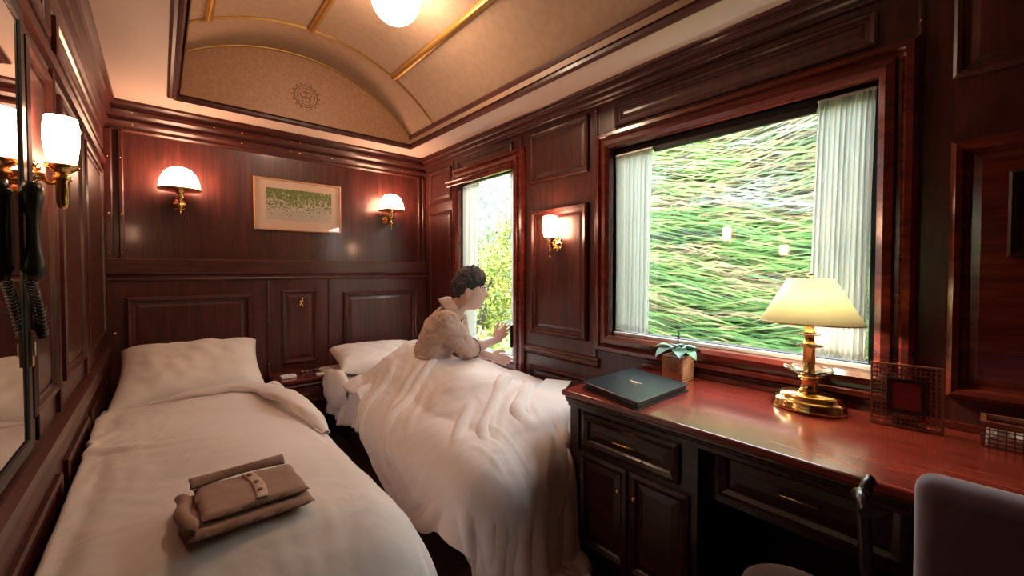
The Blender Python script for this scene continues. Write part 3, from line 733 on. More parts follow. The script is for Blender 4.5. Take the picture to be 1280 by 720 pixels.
# ------------------------------------------------------------------ folded pyjamas on the left bed
py = thing('folded_pyjamas', (.17, 1.33, .60), 'folded brown pyjama shirt with collar and buttons lying on the left duvet', 'pyjamas')
PZ = .603; O = Vector((.17, 1.33, .60))
PM = Matrix.Translation((.172, 1.335, PZ)) @ Matrix.Rotation(math.radians(3), 4, 'Z') @ Matrix.Rotation(math.radians(2), 4, 'Y')
def slab(w, d, z0, z1, cx, cy, name, mat='pyjama_brown', seed=0, r=.02, rz=0, parent=None, droop=.0):
    m = MB(O); N = 30
    RZ = Matrix.Rotation(rz, 3, 'Z')
    def f(u, v, top):
        a = u * 2 - 1; b = v * 2 - 1
        x = a * w / 2; y = b * d / 2
        k = (1 - abs(a) ** 10) * (1 - abs(b) ** 10); zm = (z0 + z1) / 2
        x += .004 * noise.noise(Vector((y * 20, seed, 1))); y += .004 * noise.noise(Vector((x * 20, seed, 5)))
        z = zm + (1 if top else -1) * (z1 - z0) / 2 * max(k, 0) ** .4
        z += .0035 * noise.noise(Vector((x * 16 + seed, y * 16, 2))) * (1 if top else .3)
        z -= droop * (a * a)
        p = RZ @ Vector((x, y, 0)); return PM @ Vector((p.x + cx, p.y + cy, z))
    m.grid(N, N, lambda u, v: f(u, v, 1)); m.grid(N, N, lambda u, v: f(u, v, 0))
    bmesh.ops.remove_doubles(m.bm, verts=m.bm.verts[:], dist=.0003)
    return m.build(name, mat, parent or py, smooth=True)
slab(.285, .235, -.004, .020, .0, -.006, 'folded_trousers', seed=1)
body = slab(.245, .200, .020, .044, .014, .004, 'folded_shirt', seed=4)
# sleeve roll at left end
m = MB(O); m.tube([PM @ Vector((-.135 + .006 * math.sin(k), -.115 + .22 * k / 10, .022 + .004 * math.sin(k * 1.7))) for k in range(11)], [.011, .016, .018, .017, .016, .017, .018, .017, .016, .014, .009], 14); m.build('sleeve_fold', 'pyjama_brown', py)
# collar: folded band across the top edge, front placket with buttons
m = MB(O)
def collar(u, v):
    x = -.115 + .235 * u; bend = .012 * math.sin(u * PI)
    y = .135 - .052 * v * (1 - .25 * math.sin(u * PI)) + .012 * (u - .5) - bend * (1 - v)
    z = .046 + .016 * math.sin(v * PI) + .006 * (1 - v)
    return PM @ Vector((x, y, z))
m.grid(40, 12, collar); cl = m.build('collar', 'pyjama_brown', py, smooth=True); md = cl.modifiers.new('t', 'SOLIDIFY'); md.thickness = .006
m = MB(O); m.grid(20, 6, lambda u, v: PM @ Vector((.004 + .028 * v + .010 * math.sin(u * 3), .082 - .172 * u, .0475 + .0015 * math.sin(v * PI)))); pk = m.build('placket', 'pyjama_beige', py, smooth=True); md = pk.modifiers.new('t', 'SOLIDIFY'); md.thickness = .003
for yy in (.060, .005, -.05):
    MB(O).lathe([(0, .001), (.0065, .001), (.0065, .003), (.005, .004), (0, .0035)], PM @ Vector((.018 + .010 * math.sin((.082 - yy) / .172 * 3) - .003, yy, .0495)), 14).build('button', 'dark_wicker', py)

# ------------------------------------------------------------------ desk
dk = thing('writing_desk', (1.62, .2, 0), 'long built-in writing desk with polished red-brown top below the big window', 'desk')
O = Vector((1.62, .2, 0)); DY0, DY1, DX = YN + .02, 1.186, 1.300
MB(O).box((DX, DY0, .715), (XR - .001, DY1, .740), .005, 3).build('desk_top', 'desk_top_wood', dk)
MB(O).strip([(DX + .012, .715), (DX + .008, .706), (DX + .016, .698), (DX + .018, .690), (DX + .028, .682), (DX + .030, .668), (DX + .05, .66), (DX + .05, .715)], DY0, DY1 - .012, lambda t, p, q: (p, t, q)).build('edge_moulding', 'shaded_mahogany', dk)
MB(O).box((XR - .016, DY0, .7405), (XR - .001, DY1 - .002, .765), .003).build('upstand', 'mahogany_polished', dk)
MB(O).box((1.345, .62, .07), (XR - .002, 1.165, .70)).build('pedestal', 'shaded_mahogany', dk)
MB(O).box((1.365, .64, 0), (XR - .002, 1.15, .07)).build('plinth', 'ebony', dk)
MB(O).box((1.42, -.30, .47), (XR - .002, .62, .70)).build('apron', 'shaded_mahogany', dk)
MB(O).box((1.345, DY0, .07), (XR - .002, -.30, .70)).build('pedestal', 'shaded_mahogany', dk)
MB(O).box((1.365, DY0, 0), (XR - .002, -.32, .07)).build('plinth', 'ebony', dk)
MB(O).box((1.86, -.30, 0), (XR - .002, .62, .47)).build('modesty_panel', 'shaded_mahogany', dk)
D_ = lambda y, z, h: (1.345 - h, y, z)
def front(kind, y0, y1, z0, z1, hnd, fn=D_):
    m = MB(O); m.ring(fn, (y0, y1, z0, z1), [(0, 0), (0, .014), (.014, .018), (.028, .012), (.034, .004), (.060, .010)])
    q = [m.bm.verts.new(fn(u, v, .010)) for u, v in ((y0 + .06, z0 + .06), (y1 - .06, z0 + .06), (y1 - .06, z1 - .06), (y0 + .06, z1 - .06))]
    if z1 - z0 > .125: m.bm.faces.new(q)
    d = m.build(kind, 'shaded_mahogany', dk)
    if hnd == 'bar':
        yc = (y0 + y1) / 2; zc = (z0 + z1) / 2
        MB(O).tube([fn(yc - .05, zc, .008), fn(yc - .045, zc, .028), fn(yc + .045, zc, .028), fn(yc + .05, zc, .008)], .0045, 8).build('handle', 'brass', d)
    else:
        yc, zc = hnd; MB(O).sphere(fn(yc, zc, .022), .010, 2).build('knob', 'brass', d)
front('drawer', .68, 1.10, .515, .655, 'bar')
front('door', .885, 1.12, .10, .49, (.915, .40)); front('door', .645, .875, .10, .49, (.845, .40))
front('drawer', .12, .58, .50, .66, 'bar', lambda y, z, h: (1.42 - h, y, z))
MB(O).box((1.335, 1.12, .07), (1.36, 1.17, .69), .006).build('corner_post', 'shaded_mahogany', dk)

# binder
bd = thing('leather_binder', (1.53, .98, .741), 'black leather room folder with pale crest lying on the desk left end', 'folder')
BM = Matrix.Translation((1.532, .978, .741)) @ Matrix.Rotation(math.radians(-.5), 4, 'Z')
O = Vector((1.53, .98, .741))
BM4 = BM @ Matrix(((1, .22, 0, 0), (0, 1, 0, 0), (0, 0, 1, 0), (0, 0, 0, 1)))
MB(O).box((-.19, -.160, .024), (.19, .160, .030), .002, M=BM4).build('cover', 'binder_leather', bd)
MB(O).box((-.19, -.160, 0), (.19, .160, .005), .002, M=BM4).build('back_cover', 'binder_leather', bd)
MB(O).box((-.180, -.152, .005), (.180, .152, .024), .002, M=BM4).build('pages', 'black_plastic', bd)
m = MB(O)                                         # crest: ringed shield between two wings, a line of small lettering below
def C(x, y): return BM4 @ Vector((x * .0 + y, x, .031))
m.tube([C(.012 * math.cos(a), .012 * math.sin(a)) for a in [2 * PI * k / 20 for k in range(21)]], .0016, 6)
m.tube([C(-.005, .006), C(-.005, -.002), C(0, -.008), C(.005, -.002), C(.005, .006), C(-.005, .006)], .0014, 6)
for s in (-1, 1):
    for k in range(3): m.tube([C(s * .014, .006 - .005 * k), C(s * (.024 + .0), .010 - .005 * k), C(s * (.036 - .004 * k), .008 - .006 * k)], .0013, 6)
for k in range(9): m.box((0, 0, 0), (.0022, .004, .0012), M=BM4 @ Matrix.Translation((-.022, -.026 + .006 * k, .030)))
m.build('crest', 'emblem', bd)

# plant in lattice pot
pp = Vector((1.85, .95, .741))
pl = thing('potted_plant', pp, 'small leafy plant in a square lattice pot beside the black folder', 'potted plant')
def lattice(fn, u0, u1, v0, v1, nu, nv, w, t, m):
    for k in range(nu + 1):
        u = u0 + (u1 - u0) * k / nu; bx(m, fn, u - w, u + w, v0, v1, t)
    for k in range(nv + 1):
        v = v0 + (v1 - v0) * k / nv; bx(m, fn, u0, u1, v - w, v + w, t * .9)
def bx(m, fn, u0, u1, v0, v1, t):
    P = [Vector(fn(u, v, h)) for h in (0, t) for u, v in ((u0, v0), (u1, v0), (u1, v1), (u0, v1))]
    V = [m.bm.verts.new(p) for p in P]
    for q in ((0, 1, 2, 3), (4, 5, 6, 7), (0, 1, 5, 4), (1, 2, 6, 5), (2, 3, 7, 6), (3, 0, 4, 7)): m.bm.faces.new([V[i] for i in q])
m = MB(pp); x0, x1, y0, y1, z0, z1 = 1.80, 1.90, .90, 1.0, .741, .850
lattice(lambda u, v, h: (x0 + h, u, v), y0, y1, z0 + .035, z1, 9, 6, .0014, .003, m); lattice(lambda u, v, h: (x1 - h, u, v), y0, y1, z0 + .035, z1, 9, 6, .0014, .003, m)
lattice(lambda u, v, h: (u, y0 + h, v), x0, x1, z0, z1, 9, 9, .0014, .003, m); lattice(lambda u, v, h: (u, y1 - h, v), x0, x1, z0, z1, 9, 9, .0014, .003, m)
m.box((x0, y0, z0), (x0 + .004, y1, z0 + .035)); m.box((x1 - .004, y0, z0), (x1, y1, z0 + .035))
m.build('lattice_pot', 'wicker', pl)
MB(pp).box((x0 + .008, y0 + .008, z0 + .002), (x1 - .008, y1 - .008, z1 - .012), .004).build('inner_pot', 'mat_board', pl)
MB(pp).box((x0 + .012, y0 + .012, z1 - .0119), (x1 - .012, y1 - .012, z1 - .006)).build('soil', 'soil', pl)
rl = random.Random(5)
specs = [(-1.9, .085, .030, .20), (-2.6, .090, .032, .35), (2.7, .095, .032, .25), (1.9, .10, .034, .35), (.6, .07, .03, .6), (-.9, .085, .032, .3), (1.3, .08, .03, .7), (-1.4, .06, .03, .8), (3.3, .07, .03, .9), (2.2, .06, .028, 1.0), (-2.2, .06, .025, 1.1), (.1, .05, .024, 1.2)]
for i, (az, Ln, Wd, el) in enumerate(specs):
    m = MB(pp); d = Vector((math.cos(az), math.sin(az), 0)); s = Vector((-d.y, d.x, 0)); base = Vector((1.85, .95, .845)) + d * .015
    if (base + d * Ln * 1.2).x > 1.935: Ln *= .5
    hh = rl.uniform(.02, .045)
    def lf(u, v):
        w = Wd * math.sin(PI * min(1, u ** .8)) * 1.35; q = v * 2 - 1
        r = Ln * (.25 + .9 * u); z = hh + Ln * el * u * .8 - Ln * .65 * u * u + .006 * q * q
        return base + d * r * (1 if u > .01 else .9) + s * w * q * .75 + Vector((0, 0, z))
    m.tube([base - d * .01, base + d * Ln * .12 + Vector((0, 0, hh * .6)), base + d * Ln * .26 + Vector((0, 0, hh))], .0018, 6)
    m.grid(12, 7, lf)
    m.build('leaf', 'leaf_b' if i % 3 else 'leaf_a', pl, smooth=True)
m = MB(pp); m.tube([(1.852, .952, .84), (1.848, .948, .90), (1.842, .942, .965)], .002, 6)
for k in range(9): m.sphere((1.85 - .006 * k / 9 + .004 * math.sin(k * 2.4), .95 - .006 * k / 9 + .006 * math.cos(k * 2.4), .905 + .007 * k), .005, 1, (1, 1, .7))
m.build('flower_spike', 'leaf_dark', pl)

# table lamp (oval)
lp = Vector((1.805, .425, .741))
lamp = thing('table_lamp', lp, 'brass table lamp with cream tapered shade, lit, on the desk by the window', 'table lamp')
MB(lp).lathe([(0, 0), (.117, 0), (.119, .006), (.115, .016), (.112, .020), (.112, .030), (.104, .036), (.094, .040), (.094, .050), (.080, .058), (.045, .062), (0, .063)], lp, 48, sx=.72).build('base', 'brass', lamp)
MB(lp).lathe([(.034, .060), (.036, .066), (.028, .072), (.026, .105), (.032, .112), (.036, .118), (.018, .122)], lp, 28).build('lower_column', 'brass', lamp)
m = MB(lp)
def dish(u, v):
    a = u * 2 * PI; r = .020 + .058 * v; r *= 1 + .05 * v * math.cos(a * 8)
    return lp + Vector((r * math.cos(a), r * math.sin(a), .128 + .018 * v * v + .004 * v * math.cos(a * 8)))
m.grid(65, 8, dish); ds = m.build('glass_dish', 'clear_glass', lamp, smooth=True); md = ds.modifiers.new('t', 'SOLIDIFY'); md.thickness = .004
MB(lp).lathe([(.024, .120), (.020, .126), (.019, .225), (.026, .230), (.030, .236), (.018, .240), (.016, .275), (.024, .280), (.016, .285), (.014, .33), (.020, .334), (.012, .34)], lp, 28).build('column', 'brass', lamp)
MB(lp).lathe([(.018, .2285), (.042, .232), (.044, .236), (.018, .240)], lp, 28).lathe([(.016, .270), (.036, .273), (.037, .277), (.016, .280)], lp, 28).build('glass_ring', 'clear_glass', lamp)
m = MB(lp)
for sgn, dz in ((1, 0),):
    m.lathe([(.160, .318), (.072, .478)], lp, 64, sx=.70)
    for f in list(m.bm.faces):
        if len(f.verts) > 4: m.bm.faces.remove(f)
sh = m.build('shade', 'lamp_shade_cloth', lamp, smooth=True); md = sh.modifiers.new('t', 'SOLIDIFY'); md.thickness = .0015
MB(lp).tube([lp + Vector((.70 * .160 * math.cos(a), .160 * math.sin(a), .318)) for a in [2 * PI * k / 48 for k in range(49)]], .0022, 6).build('shade_rim', 'aged_gold', lamp)
MB(lp).lathe([(.004, .33), (.004, .485), (.012, .487), (.012, .492), (.005, .497), (0, .499)], lp, 12).tube([lp + Vector((-.045, 0, .478)), lp + Vector((.045, 0, .478))], .0015, 6).build('finial', 'brass', lamp)
MB(lp).sphere(lp + Vector((0, 0, .385)), .026, 2, (1, 1, 1.2)).build('bulb', 'lit_bulb', lamp)

# lattice photo frame + lattice box
f0 = Vector((1.817, .167, .741)); FD = (Vector((1.831, .09, 0)) - Vector((1.803, .244, 0))).normalized()
fr = thing('lattice_photo_frame', f0, 'square wooden lattice frame with small centre picture standing right of the lamp', 'photo frame')
FN = Vector((FD.y, -FD.x, 0))
def FF(u, v, h): p = f0 + FD * u + Vector((0, 0, v)) + FN * (h - v * .10); return tuple(p)
m = MB(f0); W, H = .082, .198
for (a, b, c, d, nu, nv) in ((-W, -.046, .006, H, 3, 14), (.046, W, .006, H, 3, 14), (-.046, .046, .006, .046, 8, 3), (-.046, .046, .155, H, 8, 3)):
    lattice(FF, a, b, c, d, nu, nv, .0016, .006, m)
m.ring(FF, (-W - .004, W + .004, .002, H + .004), [(0, 0), (0, .009), (.006, .009), (.006, 0), (0, 0)])
m.build('lattice', 'dark_wicker', fr)
m = MB(f0); m.ring(FF, (-.046, .046, .048, .155), [(0, 0), (0, .012), (.010, .012), (.012, .004)]); m.build('inner_frame', 'ebony', fr)
m = MB(f0); bx(m, FF, -.036, .036, .058, .145, .005); m.build('picture', 'lacquer_red', fr)
m = MB(f0); bx(m, lambda u, v, h: tuple(f0 + FD * u + Vector((0, 0, v)) - FN * h), -.03, .03, 0, .03, .05); m.build('stand', 'ebony', fr)
x0, x1, y0, y1, z0, z1 = 1.80, 1.90, -.21, .006, .741, .815
bxo = Vector((1.85, -.10, .741)); m = MB(bxo)
lattice(lambda u, v, h: (x0 + h, u, v), y0, y1, z0, z1 - .01, 14, 5, .0016, .003, m); lattice(lambda u, v, h: (x1 - h, u, v), y0, y1, z0, z1 - .01, 14, 5, .0016, .003, m)
lattice(lambda u, v, h: (u, y0 + h, v), x0, x1, z0, z1 - .01, 7, 5, .0016, .003, m); lattice(lambda u, v, h: (u, y1 - h, v), x0, x1, z0, z1 - .01, 7, 5, .0016, .003, m)
tb_ = thing('lattice_box', bxo, 'low wooden lattice box on the desk at the right edge', 'box')
m.build('lattice', 'dark_wicker', tb_)
MB(bxo).ring(lambda x, y, h: (x, y, z1 - .01 + h), (x0 - .003, x1 + .003, y0 - .003, y1 + .003), [(0, 0), (0, .010), (.012, .010), (.012, 0), (0, 0)]).build('rim', 'dark_wicker', tb_)
MB(bxo).box((x0 + .008, y0 + .008, z0 + .001), (x1 - .008, y1 - .008, z0 + .035), .004).build('tissues', 'paper', tb_)
# flat papers on the sheet by the narrow window
pa = MB((1.62, 1.50, .52)).box((-.11, -.075, 0), (.11, .075, .004), M=Matrix.Translation((1.645, 1.56, .612)) @ Matrix.Rotation(.5, 4, 'Z')).build('paper_sheets', 'paper')
tag(pa, 'white papers lying on the duvet below the narrow window', 'papers')

# ------------------------------------------------------------------ chair and stool
co = Vector((1.02, -.10, 0))
ch = thing('armchair', co, 'purple velvet armchair with dark wooden arms in front of the desk', 'armchair')
CM = Matrix.Translation(co) @ Matrix.Rotation(math.radians(2), 4, 'Z')
MB(co).box((-.20, -.23, .36), (.25, .23, .47), .035, 4, M=CM).build('seat', 'purple_velvet', ch, smooth=True)
BKM = CM @ Matrix.Translation((-.0, 0, .47)) @ Matrix.Rotation(math.radians(-6), 4, 'Y')
MB(co).box((.02, -.30, -.02), (.09, .180, .415), .028, 4, M=BKM).build('backrest', 'purple_velvet', ch, smooth=True)
for sx, sy in ((-.17, -.2), (-.17, .2), (.22, -.2), (.22, .2)):
    MB(co).tube([CM @ Vector((sx, sy, .36)), CM @ Vector((sx * 1.02, sy * 1.02, .18)), CM @ Vector((sx * 1.08, sy * 1.05, 0))], [.022, .018, .013], 12).build('leg', 'ebony', ch)
for s in (-1, 1):
    y = s * .262
    MB(co).tube([CM @ Vector((.19, y * .9, .40)), CM @ Vector((.175, y * 1.0, .60)), CM @ Vector((.155, y * 1.02, .74)), CM @ Vector((.160, y * 1.0, .775)), CM @ Vector((.178, y * .99, .785)), CM @ Vector((.186, y * .98, .775))], [.013, .013, .012, .012, .012, .010], 10).build('arm_post', 'ebony', ch)
    MB(co).tube([CM @ Vector((.165, y * 1.01, .75)), CM @ Vector((.13, y * 1.04, .765)), CM @ Vector((.09, y * 1.0, .785)), CM @ Vector((.04, y * .95, .77))], [.012, .013, .013, .012], 10).build('arm', 'ebony', ch)
so = Vector((1.185, .295, 0))
st = thing('round_stool', so, 'round grey velvet stool at the bottom edge in front of the desk', 'stool')
MB(so).lathe([(0, .37), (.115, .37), (.128, .385), (.130, .41), (.122, .438), (.09, .455), (.04, .462), (0, .463)], so, 40).build('seat', 'grey_velvet', st, smooth=True)
MB(so).lathe([(0, .33), (.11, .33), (.115, .34), (.115, .37), (0, .37)], so, 40).build('seat_frame', 'ebony', st)
for k in range(4):
    a = PI / 4 + k * PI / 2; c, s = math.cos(a), math.sin(a)
    MB(so).tube([so + Vector((.085 * c, .085 * s, .34)), so + Vector((.10 * c, .10 * s, .15)), so + Vector((.115 * c, .115 * s, 0))], [.014, .012, .010], 10).build('leg', 'ebony', st)

# ------------------------------------------------------------------ the man
def eval_mesh(o):
    dg = bpy.context.evaluated_depsgraph_get(); dg.update()
    return bpy.data.meshes.new_from_object(o.evaluated_get(dg))
def blob(m, pts, radii, flat=None):
    """rounded tapering limb: tube through the joints with round ends"""
    P = []; Q = []
    for k in range(len(pts) - 1):
        for t in range(4):
            f = t / 4; P.append(Vector(pts[k]).lerp(Vector(pts[k + 1]), f)); Q.append(radii[k] * (1 - f) + radii[k + 1] * f)
    P.append(Vector(pts[-1])); Q.append(radii[-1]); m.tube(P, Q, 14)
    for p, r in zip(pts, radii): m.sphere(p, r * .995, 2)
def trunk(m, secs, side):
    rings = []
    for i, (c, a, b) in enumerate(secs):
        d = (Vector(secs[min(i + 1, len(secs) - 1)][0]) - Vector(secs[max(i - 1, 0)][0])).normalized(); f = d.cross(side).normalized(); sd = f.cross(d).normalized()
        rings.append([m.bm.verts.new(Vector(c) + sd * a * math.copysign(abs(math.cos(t)) ** .85, math.cos(t)) + f * b * math.sin(t)) for t in [2 * PI * k / 28 for k in range(28)]])
    for A, B in zip(rings, rings[1:]):
        for k in range(28): m.bm.faces.new((A[k], A[(k + 1) % 28], B[(k + 1) % 28], B[k]))
    m.bm.faces.new(rings[0]); m.bm.faces.new(rings[-1])
def fuse(m, vox, it):
    bmesh.ops.recalc_face_normals(m.bm, faces=m.bm.faces[:])
    me = bpy.data.meshes.new('t'); m.bm.to_mesh(me); m.bm.free()
    tmp = bpy.data.objects.new('t', me); COL.objects.link(tmp)
    rm = tmp.modifiers.new('r', 'REMESH'); rm.mode = 'VOXEL'; rm.voxel_size = vox
    sm = tmp.modifiers.new('s', 'SMOOTH'); sm.iterations = it; sm.factor = .5
    r = eval_mesh(tmp); bpy.data.objects.remove(tmp)
    bm = bmesh.new(); bm.from_mesh(r); left = set(bm.verts); best = []
    while left:                                   # keep the one outer surface
        st = [left.pop()]; isl = [st[0]]
        while st:
            v = st.pop()
            for e in v.link_edges:
                o = e.other_vert(v)
                if o in left: left.remove(o); st.append(o); isl.append(o)
        if len(isl) > len(best): best = isl
    keep = set(best); bmesh.ops.delete(bm, geom=[v for v in bm.verts if v not in keep], context='VERTS')
    bm.to_mesh(r); bm.free(); r.materials.clear()
    for p in r.polygons: p.use_smooth = True
    return r
FWD = Vector((.758, -.652, 0)); SIDE = Vector((.652, .758, 0)); UPV = Vector((0, 0, 1))   # SIDE = his left
HC = Vector((1.438, 2.062, 1.128))
HR = Matrix((( FWD.x, SIDE.x, 0), (FWD.y, SIDE.y, 0), (0, 0, 1))) @ Matrix.Rotation(math.radians(7), 3, 'Y')
def head_pt(a, b):
    """unit-sphere direction -> local head point; x forward, y left, z up"""
    x = math.cos(b) * math.cos(a); y = math.cos(b) * math.sin(a); z = math.sin(b)
    X, Y, Z = x * .094, y * .074, z * .118
    if Z < 0:
        t = -Z / .118; Y *= 1 - .34 * t; 
        X = X * (1 - .10 * t) + .020 * t if X > 0 else X * (1 - .55 * t)
    if X > 0: X -= .008 * (1 - abs(y))* (1 if Z > 0 else .4)
    g = lambda yy, zz, sy, sz: math.exp(-((Y - yy) / sy) ** 2 - ((Z - zz) / sz) ** 2) if x > 0 else 0
    X += .024 * g(0, -.022, .010, .014) + .012 * g(0, .0, .009, .020)          # nose
    X -= .010 * (g(.032, .006, .014, .011) + g(-.032, .006, .014, .011))       # eye sockets
    X += .005 * (g(.03, .024, .022, .008) + g(-.03, .024, .022, .008))         # brow
    X += .008 * g(0, -.056, .020, .007) + .006 * g(0, -.066, .017, .006) - .004 * g(0, -.0605, .02, .0025)
    X += .012 * g(0, -.098, .020, .016)                                        # chin
    return Vector((X, Y, Z))
def to_world(p): return HC + HR @ p
def head_mesh(m):
    m.grid(73, 60, lambda u, v: to_world(head_pt(u * 2 * PI, (v - .5) * PI * .999)))
    bmesh.ops.remove_doubles(m.bm, verts=m.bm.verts[:], dist=.0003)
    bmesh.ops.holes_fill(m.bm, edges=[e for e in m.bm.edges if e.is_boundary], sides=80)
    for s in (-1, 1): m.sphere(to_world(Vector((-.008, s * .080, -.010))), .033, 3, (.55, .26, 1.0), M=HR)
# skeleton
SR, SL = Vector((1.262, 2.045, .958)), Vector((1.480, 2.300, .950))
NK = Vector((1.375, 2.140, 1.000)); CH = Vector((1.325, 2.20, .895)); WA = Vector((1.305, 2.28, .74)); HP = Vector((1.30, 2.37, .62))
ER, WR = Vector((1.420, 2.070, .765)), Vector((1.670, 2.132, .785))
EL, WL = Vector((1.53, 2.29, .735)), Vector((1.600, 2.085, .700))
def hand(m, W, d, up, L, curl, spread):
    d = d.normalized(); up = (up - d * up.dot(d)).normalized(); n = d.cross(up)
    Mh = Matrix((( d.x, up.x, n.x), (d.y, up.y, n.y), (d.z, up.z, n.z)))
    m.sphere(W + d * L * .27, 1., 3, (L * .28, L * .215, L * .085), M=Mh)           # palm
    blob(m, [W - d * .03, W + d * L * .12], [.025, .022])
    for len_, off, kn_ in ((.40, .026, .47), (.46, .009, .50), (.42, -.009, .48), (.32, -.026, .44)):
        off *= L / .19
        kn = W + d * L * kn_ + up * off; dd = (d + up * off * 5 * spread).normalized()
        c1 = kn + (dd + n * curl * .25).normalized() * L * len_ * .48
        c2 = c1 + (dd + n * curl * .7).normalized() * L * len_ * .32; c3 = c2 + (dd + n * curl * 1.3).normalized() * L * len_ * .24
        blob(m, [W + d * L * .25 + up * off * .6, kn, c1, c2, c3], [.011, .0100, .0086, .0078, .0064])
    b = W + d * L * .12 + up * .014; k1 = b + (d * .75 + up * .75 + n * curl * .3).normalized() * L * .27
    k2 = k1 + (d * .9 + up * .4 + n * curl * .4).normalized() * L * .18; k3 = k2 + (d + up * .1 + n * curl * .6).normalized() * L * .13
    blob(m, [b, k1, k2, k3], [.015, .012, .0098, .0076])
m = MB(); head_mesh(m)
trunk(m, [(HP + Vector((-.02, .04, -.05)), .10, .07), (HP, .150, .105), (WA, .130, .095), (CH, .150, .105), (NK - Vector((.01, -.01, .04)), .115, .075), (NK, .055, .05)], SIDE)
blob(m, [NK - Vector((.015, -.02, .05)), NK + Vector((.015, -.015, .03)), HC + Vector((-.018, .014, -.06))], [.060, .052, .050])
blob(m, [CH.lerp(SR, .6) + UPV * .02, SR, SR.lerp(ER, .5), ER, ER.lerp(WR, .35), WR], [.06, .054, .047, .041, .040, .026])
blob(m, [CH.lerp(SL, .6) + UPV * .02, SL, SL.lerp(EL, .5), EL, EL.lerp(WL, .35), WL], [.06, .054, .047, .041, .038, .025])
for hx_, kx, ax_ in (((1.16, 2.46, .585), (1.17, 2.06, .575), (1.18, 1.66, .55)), ((1.30, 2.43, .59), (1.35, 2.03, .575), (1.36, 1.64, .55))):
    blob(m, [hx_, kx, ax_], [.085, .058, .036]); blob(m, [ax_, Vector(ax_) + Vector((.02, -.13, -.01))], [.034, .022])
TIP = Vector((1.878, 2.172, .875))
hand(m, WR, TIP - WR, Vector((-.35, .10, .9)), .205, -.16, .7)
hand(m, WL, Vector((.50, -.40, -.16)), Vector((.3, .3, .9)), .160, -.9, .8)
bme = fuse(m, .0040, 3); bme.materials.append(MATS['skin'])
man = bpy.data.objects.new('person', bme); COL.objects.link(man)
tag(man, 'person in beige pyjamas on the right bed, one hand on the window frame', 'person')
# eyes, brows, mouth
for s in (-1, 1):
    MB().sphere(to_world(Vector((.0685, s * .031, .005))), 1, 3, (.0115, .0125, .0060), M=HR).build('eye', 'eye_white', man)
    MB().sphere(to_world(Vector((.0768, s * .0315, .005))), 1, 2, (.0040, .0050, .0050), M=HR).build('iris', 'iris', man)
    MB().tube([to_world(head_pt(s * (.20 + .20 * k), .235) + Vector((.0015, 0, 0))) for k in (0, .7, 1.4, 2.1)], [.002, .0035, .003, .001], 6).build('eyebrow', 'hair', man)
MB().tube([to_world(head_pt(.10 * k, -.53) + Vector((.0005, 0, 0))) for k in (-2, -1, 0, 1, 2)], [.001, .0022, .0026, .0022, .001], 6).build('lips', 'lips', man)
# hair: thick shell over the skull, short at nape and sides
m = MB(); rh = 0
def hairpt(u, v):
    a = u * 2 * PI; af = abs(((a + PI) % (2 * PI)) - PI)        # 0 front, PI back
    low = .55 - .30 * min(1, af / .9) if af < .9 else (.32 - 1.00 * (af - .9) / (PI - .9))     # hairline latitude
    if 1.15 < af < 1.75: low = max(low, .03)
    low += .09 * noise.noise(Vector((math.cos(a) * 7, math.sin(a) * 7, 2)))
    b = PI / 2 * .999 - (PI / 2 - low) * v
    p = head_pt(a, b); n = p.normalized()
    th = (.024 + .012 * max(0, math.sin(b)) + .008 * noise.noise(p * 30) + .009 * noise.noise(Vector((p.x * 60, p.y * 60, p.z * 140)))) * (1 - v ** 6 * .85)
    if af < .8: th += .006 * (1 - af / .8) * (1 - v)
    return to_world(p + n * th + Vector((0, 0, -.002)))
m.grid(110, 50, hairpt); bmesh.ops.remove_doubles(m.bm, verts=m.bm.verts[:], dist=.0003)
hair = m.build('hair', 'hair', man, smooth=True); md = hair.modifiers.new('t', 'SOLIDIFY'); md.thickness = .010; md.offset = -1
# shirt: larger skin over torso and sleeves, noise folds
m = MB()
trunk(m, [(HP + Vector((-.01, .03, -.05)), .13, .09), (HP, .155, .110), (WA, .155, .115), (WA.lerp(CH, .5), .160, .115), (CH, .168, .115), (CH.lerp(NK, .55), .150, .095), (NK - Vector((.008, -.010, .015)), .085, .075)], SIDE)
blob(m, [CH.lerp(SR, .5) + UPV * .005, SR - UPV * .004, SR.lerp(ER, .5), ER + Vector((-.01, 0, 0)), ER.lerp(WR, .28)], [.076, .070, .067, .064, .057])
blob(m, [CH.lerp(SL, .5) + UPV * .005, SL, SL.lerp(EL, .5), EL, EL.lerp(WL, .45)], [.085, .076, .070, .062, .052])
sme = fuse(m, .0065, 4); sme.materials.append(MATS['pyjama_beige'])
arm_ax = (ER - SR).normalized()
cos = [v.co.copy() for v in sme.vertices]; nrm = [v.normal.copy() for v in sme.vertices]
for i, v in enumerate(sme.vertices):
    c = cos[i]; n = nrm[i]
    f = (abs(noise.noise(Vector((c.x * 10 + c.z * 15, c.y * 10 - c.z * 9, c.z * 17)))) - .2) * .008 + noise.noise(Vector((c.x * 26, c.y * 26 + c.z * 10, c.z * 40))) * .005 - .008 * max(0, 1 - 7 * abs(noise.noise(Vector((c.x * 9 - c.z * 12, c.y * 9 + c.z * 7, c.z * 20 + 5)))))
    v.co = c + n * f
for p in sme.polygons: p.use_smooth = True
shirt = bpy.data.objects.new('pyjama_shirt', sme); COL.objects.link(shirt); shirt.parent = man
